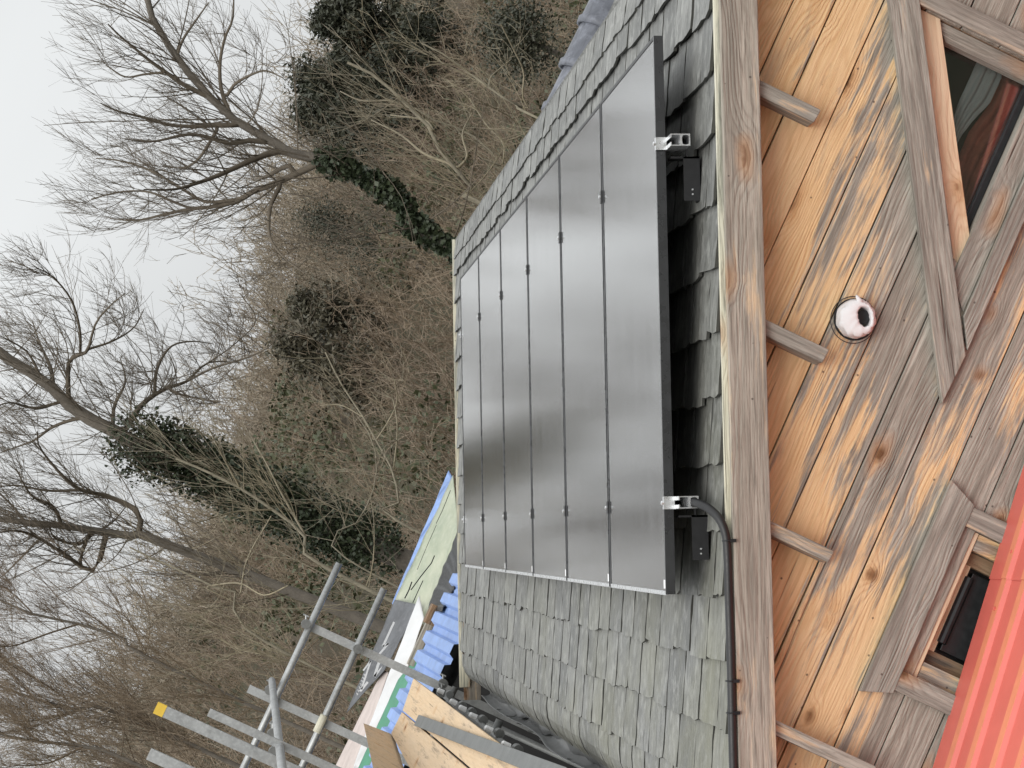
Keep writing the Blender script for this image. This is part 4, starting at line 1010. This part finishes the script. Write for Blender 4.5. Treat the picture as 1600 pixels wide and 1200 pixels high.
B_l = [zz(Z2, (265, 560), (255, 470), (260, 390), (300, 370), (330, 350), (360, 250), (420, 180), (470, 140)), zz(Z2, (300, 370), (300, 280), (270, 170), (200, 80), (130, 40)),
       zz(Z2, (330, 350), (420, 320), (500, 270), (540, 200)), zz(Z2, (470, 650), (520, 570), (580, 520), (640, 490), (700, 470), (780, 400), (900, 400)),
       zz(Z2, (640, 505), (720, 530), (850, 550)), zz(Z2, (580, 500), (590, 420), (640, 340), (720, 320), (800, 330)), zz(Z2, (290, 610), (200, 640), (130, 690), (80, 710), (-20, 745)),
       zz(Z2, (150, 455), (110, 370), (60, 330), (0, 300)), zz(Z2, (200, 500), (190, 420), (150, 330), (120, 240)), zz(Z2, (240, 545), (130, 570), (40, 550), (-30, 570)),
       zz(Z2, (420, 650), (430, 560), (470, 470), (450, 380)), zz(Z2, (780, 400), (880, 330), (960, 240), (900, 140)), zz(Z2, (700, 470), (800, 420), (930, 380), (1020, 330), (1050, 250))]
traced_tree('bare_tree', 'gnarled bare tree with thick ivy on its leaning trunk', 24, B_tr, B_l, .18, footpt(400, 765, 24), ivy=(.40, .76, 20000, .42), depth=2.2, dens=1.1, tw=.0046)
C_tr = zz(Z2, (650, 1090), (490, 1050), (350, 1030), (230, 1010), (100, 1000), (-60, 975))
C_l = [zz(Z2, (350, 1180), (230, 1110), (130, 1050), (60, 1030), (-20, 1040)), zz(Z2, (150, 1060), (90, 1120), (20, 1190), (-30, 1230)), zz(Z2, (100, 1000), (40, 930), (-10, 880), (-60, 800)),
       zz(Z2, (520, 960), (400, 900), (310, 880), (240, 830), (150, 720), (140, 660)), zz(Z2, (310, 880), (180, 880), (60, 860), (-30, 870)), zz(Z2, (230, 1010), (200, 940), (120, 900), (60, 800)),
       zz(Z2, (340, 1030), (300, 1080), (210, 1060), (180, 1010)), zz(Z2, (300, 1150), (330, 1060), (420, 1000), (480, 930))]
traced_tree('bare_tree', 'bare tree with horizontal mossy limbs leaning away from the scaffold', 22, C_tr, C_l, .10, footpt(400, 860, 22), depth=1.8, dens=1.2, tw=.0044)
# leaning stems at the left of the scaffold and pale saplings in the scrub
sap = [('leaning bare sapling rising over the yellow capped post', 20, zz(Z3, (700, 780), (560, 680), (330, 600), (140, 560), (0, 500), (-60, 470)), [zz(Z3, (330, 600), (200, 640), (60, 690), (-40, 690)), zz(Z3, (140, 560), (60, 480), (-30, 420))], .035, 1.6),
       ('bare willow thicket stem far beyond the scaffold posts', 26, zz(Z3, (560, 1000), (330, 960), (140, 910), (0, 860), (-60, 830)), [zz(Z3, (330, 960), (160, 1000), (0, 1010)), zz(Z3, (140, 910), (60, 820), (-30, 760)), zz(Z3, (330, 960), (200, 860), (60, 780), (-30, 720))], .05, 1.8),
       ('low bare stem at the foot of the hedge beyond the scaffold', 24, zz(Z3, (560, 1180), (340, 1110), (160, 1090), (0, 1060), (-50, 1040)), [zz(Z3, (340, 1110), (200, 1180), (60, 1190)), zz(Z3, (160, 1090), (60, 1000), (-20, 960))], .045, 1.8)]
for lab, D_, t_, l_, r_, dn in sap: traced_tree('bare_sapling', lab, D_, t_, l_, r_, footpt(*t_[0], D_), depth=1.2, dens=dn, group='bare saplings in the scrub', bark=M_bark, twig=M_scrub)
def Z5(x, y): return (400 + x / 2.6667, y / 2.6667)
def Z7(x, y): return (300 + x / 2.4, 400 + y / 2.4)
pale = [('pale barked sapling forking beside the ridge tiles', 14.5, zz(Z5, (1190, 500), (1140, 465), (1090, 440), (1020, 400), (950, 350), (870, 290), (790, 230), (690, 180)), [zz(Z5, (1135, 450), (1110, 400), (1115, 300), (1070, 200), (1020, 100)), zz(Z5, (970, 365), (980, 320), (1060, 250)), zz(Z5, (900, 310), (830, 270), (720, 270))], .022, .5),
        ('pale leaning sapling crossing the brown scrub above the ridge', 15.5, zz(Z5, (960, 860), (930, 820), (850, 720), (780, 660), (730, 540), (650, 460), (560, 370), (470, 300), (380, 260)), [zz(Z5, (800, 680), (700, 640), (600, 560), (480, 500)), zz(Z5, (650, 460), (560, 420), (440, 420), (350, 380)), zz(Z5, (740, 550), (700, 500), (560, 480)), zz(Z5, (840, 700), (880, 650), (860, 560), (900, 470))], .040, .7),
        ('thin pale sapling with long whips beside the slate verge corner', 16, zz(Z5, (1050, 720), (1030, 690), (960, 610), (860, 540), (760, 510), (660, 450)), [zz(Z5, (1025, 690), (1030, 600), (960, 520), (890, 410)), zz(Z5, (1110, 560), (1060, 490), (930, 420))], .022, .6),
        ('slender pale sapling in the middle of the scrub', 20, zz(Z7, (800, 1010), (780, 920), (750, 800), (690, 690), (640, 600), (560, 480), (500, 360)), [zz(Z7, (755, 800), (770, 640), (750, 520)), zz(Z7, (690, 690), (765, 560), (760, 460)), zz(Z7, (640, 610), (560, 560), (480, 560))], .025, .6),
        ('thin grey sapling standing behind the scaffold guard rails', 19, zz(Z7, (600, 1150), (640, 980), (690, 840), (680, 700), (620, 600)), [zz(Z7, (640, 980), (560, 960), (450, 900)), zz(Z7, (690, 800), (720, 720), (770, 690))], .016, .6),
        ('long pale sapling leaning across the scrub beyond the guard rails', 18, zz(Z7, (540, 1190), (420, 1040), (300, 950), (180, 870), (60, 810), (-60, 760)), [zz(Z7, (420, 1040), (330, 880), (280, 780), (200, 640)), zz(Z7, (300, 950), (160, 960), (20, 1000)), zz(Z7, (180, 870), (120, 760), (60, 640))], .035, .8),
        ('crooked pale sapling close behind the yellow capped post', 17, zz(Z3, (1150, 700), (1000, 480), (880, 440), (760, 380), (620, 320), (540, 280)), [zz(Z3, (1000, 480), (1030, 330), (1130, 150)), zz(Z3, (880, 440), (1000, 430), (1100, 480), (1200, 440)), zz(Z3, (860, 450), (960, 500), (1070, 560))], .026, .8)]
for lab, D_, t_, l_, r_, dn in pale: traced_tree('pale_sapling', lab, D_, t_, l_, r_, footpt(*t_[0], D_), depth=.8, dens=dn, group='pale saplings in the scrub', bark=M_palebark, twig=M_straw, limb_r=.8, tw=.004)

# scrub: arching bare stems over the whole hillside, too many to count
def scrub(n, yr, azr, hgt, stems, lv2, lv3, rs, rmin, prism2=True):
    y = yr[0] + (yr[1] - yr[0]) * RNG.uniform(0, 1, n) ** .8; az = np.radians(RNG.uniform(*azr, n)); x = CAM[0] + np.tan(az) * (y - CAM[1])
    b = np.stack([x, y, hill(x, y) - .1], 1); H = RNG.uniform(*hgt, n) * (.8 + .3 * np.sin(x * .9) * np.sin(y * .7))
    i = np.repeat(np.arange(n), stems); p = b[i] + np.concatenate([RNG.normal(size=(len(i), 2)) * .5, np.zeros((len(i), 1))], 1)
    d = UP + RNG.normal(size=(len(i), 3)) * .42; p1 = grow(p, d, H[i] * RNG.uniform(.5, 1.1, len(i)), 6, .35, .0); r1 = taper(np.full(len(i), rs) * RNG.uniform(.5, 1.3, len(i)), 6, .35)
    P, Dn, L, R = spawn(p1, r1, lv2, .42, .2, .7); p2 = grow(P, Dn + UP * .15, L, 4, .5, .1); r2 = taper(np.clip(R * .6, rmin, 1), 4, .5)
    P, Dn, L, R = spawn(p2, r2, lv3, .5, .15, .8); p3 = grow(P, Dn, L, 2, .5, .05); r3 = taper(np.clip(R * .7, rmin * .8, 1), 2, .6)
    a_, b_ = tubes_mesh([(p1, r1), (p2, r2)] if prism2 else [(p1, r1)]); c_, d_ = tubes_mesh([(p3, r3)] + ([] if prism2 else [(p2, r2)]), 1); return np.concatenate([a_, c_]), np.concatenate([b_, d_ + len(a_)])
sets = scrub(400, (14.5, 31), (-12, 18), (1.6, 3.2), 8, 6, 5, .011, .004, False)
V, Fq = sets; o = fast('near_scrub', V, Fq, M_scrub); o['kind'] = 'stuff'; o['label'] = 'tangle of bare brown stems at the foot of the hillside'
sets = scrub(420, (28, 56), (-14, 20), (2.2, 4.0), 7, 6, 5, .014, .006, False)
V, Fq = sets; o = fast('hillside_scrub', V, Fq, M_scrub); o['kind'] = 'stuff'; o['label'] = 'dense bare brown scrub covering the hillside'
sets = scrub(560, (52, 88), (-16, 22), (2.4, 4.8), 6, 6, 4, .020, .011, False)
V, Fq = sets; o = fast('skyline_scrub', V, Fq, M_scrub2); o['kind'] = 'stuff'; o['label'] = 'greyish bare scrub along the top of the hillside'
# side woods, sparser, beyond the picture's edges
sets = scrub(120, (18, 80), (-45, -12), (2.5, 5), 7, 5, 3, .03, .016, False); s2 = scrub(110, (18, 80), (18, 45), (2.5, 5), 7, 5, 3, .03, .016, False)
V, Fq = np.concatenate([sets[0], s2[0]]), np.concatenate([sets[1], s2[1] + len(sets[0])]); o = fast('side_scrub', V, Fq, M_scrub2); o['kind'] = 'stuff'; o['label'] = 'bare scrub further along the hillside'
# evergreen bramble and ivy ground cover in clumps
def clumps(n, yr, azr, rr_, per, size, zoff=(.0, 1.0)):
    y = RNG.uniform(*yr, n); az = np.radians(RNG.uniform(*azr, n)); x = CAM[0] + np.tan(az) * (y - CAM[1]); b = np.stack([x, y, hill(x, y) + RNG.uniform(*zoff, n)], 1)
    R = RNG.uniform(*rr_, n); i = np.repeat(np.arange(n), per); o = unit(RNG.normal(size=(len(i), 3))) * (RNG.uniform(.2, 1, len(i)) ** .5)[:, None] * R[i][:, None]; o[:, 2] *= .6
    return b[i] + o, size
P1, _ = clumps(130, (14.5, 26), (-9, 16), (.35, .9), 420, .06, (.0, 1.3)); P2_, _ = clumps(100, (26, 60), (-11, 18), (.6, 1.5), 240, .11, (.2, 1.4))
V1, F1 = leaves(P1, .06); V2, F2 = leaves(P2_, .12)
o = fast('bramble_cover', np.concatenate([V1, V2]), np.concatenate([F1, F2 + len(V1)]), M_bramble); o['kind'] = 'stuff'; o['label'] = 'dark green bramble and ivy growing through the scrub'

# evergreens on the skyline
def conifer(label, q, D, h, wd, n, name='conifer', lf=.14, mt=None):
    p = px(*q, D); base = (float(p[0]), D, float(hill(p[0], D)) - .2); top = p[2]; h = top - base[2]
    root = thing(name, label, 'tree', base, 'evergreens on the hillside')
    tp = np.array([[base, (base[0] + .1, D, base[2] + h * .5), (base[0], D, top)]], float); V, Fq = tubes_mesh([(tp, np.array([[.14, .09, .02]]))], 7); fast('trunk', V, Fq, M_bark, root, True)
    t = RNG.uniform(.08, 1, n) ** .8; az = RNG.uniform(0, 2 * math.pi, n); nb = 46
    bz = RNG.uniform(.08, 1, nb); baz = RNG.uniform(0, 2 * math.pi, nb); bl_ = wd * (1 - bz) ** .7 * RNG.uniform(.6, 1.15, nb) + .15
    i = RNG.integers(0, nb, n); u = RNG.uniform(.1, 1, n); sp = .22 * (1 + .4 * RNG.normal(size=n))
    P = np.stack([base[0] + np.cos(baz[i]) * bl_[i] * u + RNG.normal(size=n) * .2, D + np.sin(baz[i]) * bl_[i] * u + RNG.normal(size=n) * .2, base[2] + h * bz[i] + .25 * bl_[i] * u ** 2 + RNG.normal(size=n) * .16], 1)
    V, Fq = leaves(P, lf, .1, .2 if name == 'conifer' else .4); fast('crown', V, Fq, mt or M_conifer, root)
    return root
conifer('dark conifer with ragged top standing on the skyline above the ridge tiles', (512, 22), 52, 0, 2.6, 34000)
conifer('dark bushy evergreen on the skyline behind the tall bare tree', (466, 105), 50, 0, 1.3, 15000)
conifer('squat dark evergreen beside the bushy one on the skyline', (470, 165), 54, 0, 1.1, 9000)
conifer('olive dark conifer on the skyline between the two bare trees', (462, 470), 50, 0, 1.15, 8000, mt=M_olive)
conifer('broad low conifer on the skyline below the olive one', (440, 530), 46, 0, .95, 6500, mt=M_olive)
conifer('dark ivy covered bush on the hillside right of the ridge tiles', (770, 40), 24, 0, 1.6, 30000, 'evergreen_bush', .045)
conifer('rounded evergreen bush on the skyline left of the ivy trunk', (468, 330), 48, 0, 1.0, 7000, 'evergreen_bush', .05)

# fine grass and dead stalks over the ground close behind the roofs
n_ = 30000; y_ = RNG.uniform(14, 34, n_); az_ = np.radians(RNG.uniform(-10, 17, n_)); x_ = CAM[0] + np.tan(az_) * (y_ - CAM[1])
P_ = np.stack([x_, y_, hill(x_, y_) - .03], 1); pl_ = grow(P_, UP + RNG.normal(size=(n_, 3)) * .55, RNG.uniform(.25, .95, n_), 2, .5, -.3)
V, Fq = tubes_mesh([(pl_, taper(RNG.uniform(.004, .009, n_), 2, .3))], 1); o = fast('dead_grass', V, Fq, M_scrub2); o['kind'] = 'stuff'; o['label'] = 'dead grass and stalks on the slope behind the roofs'
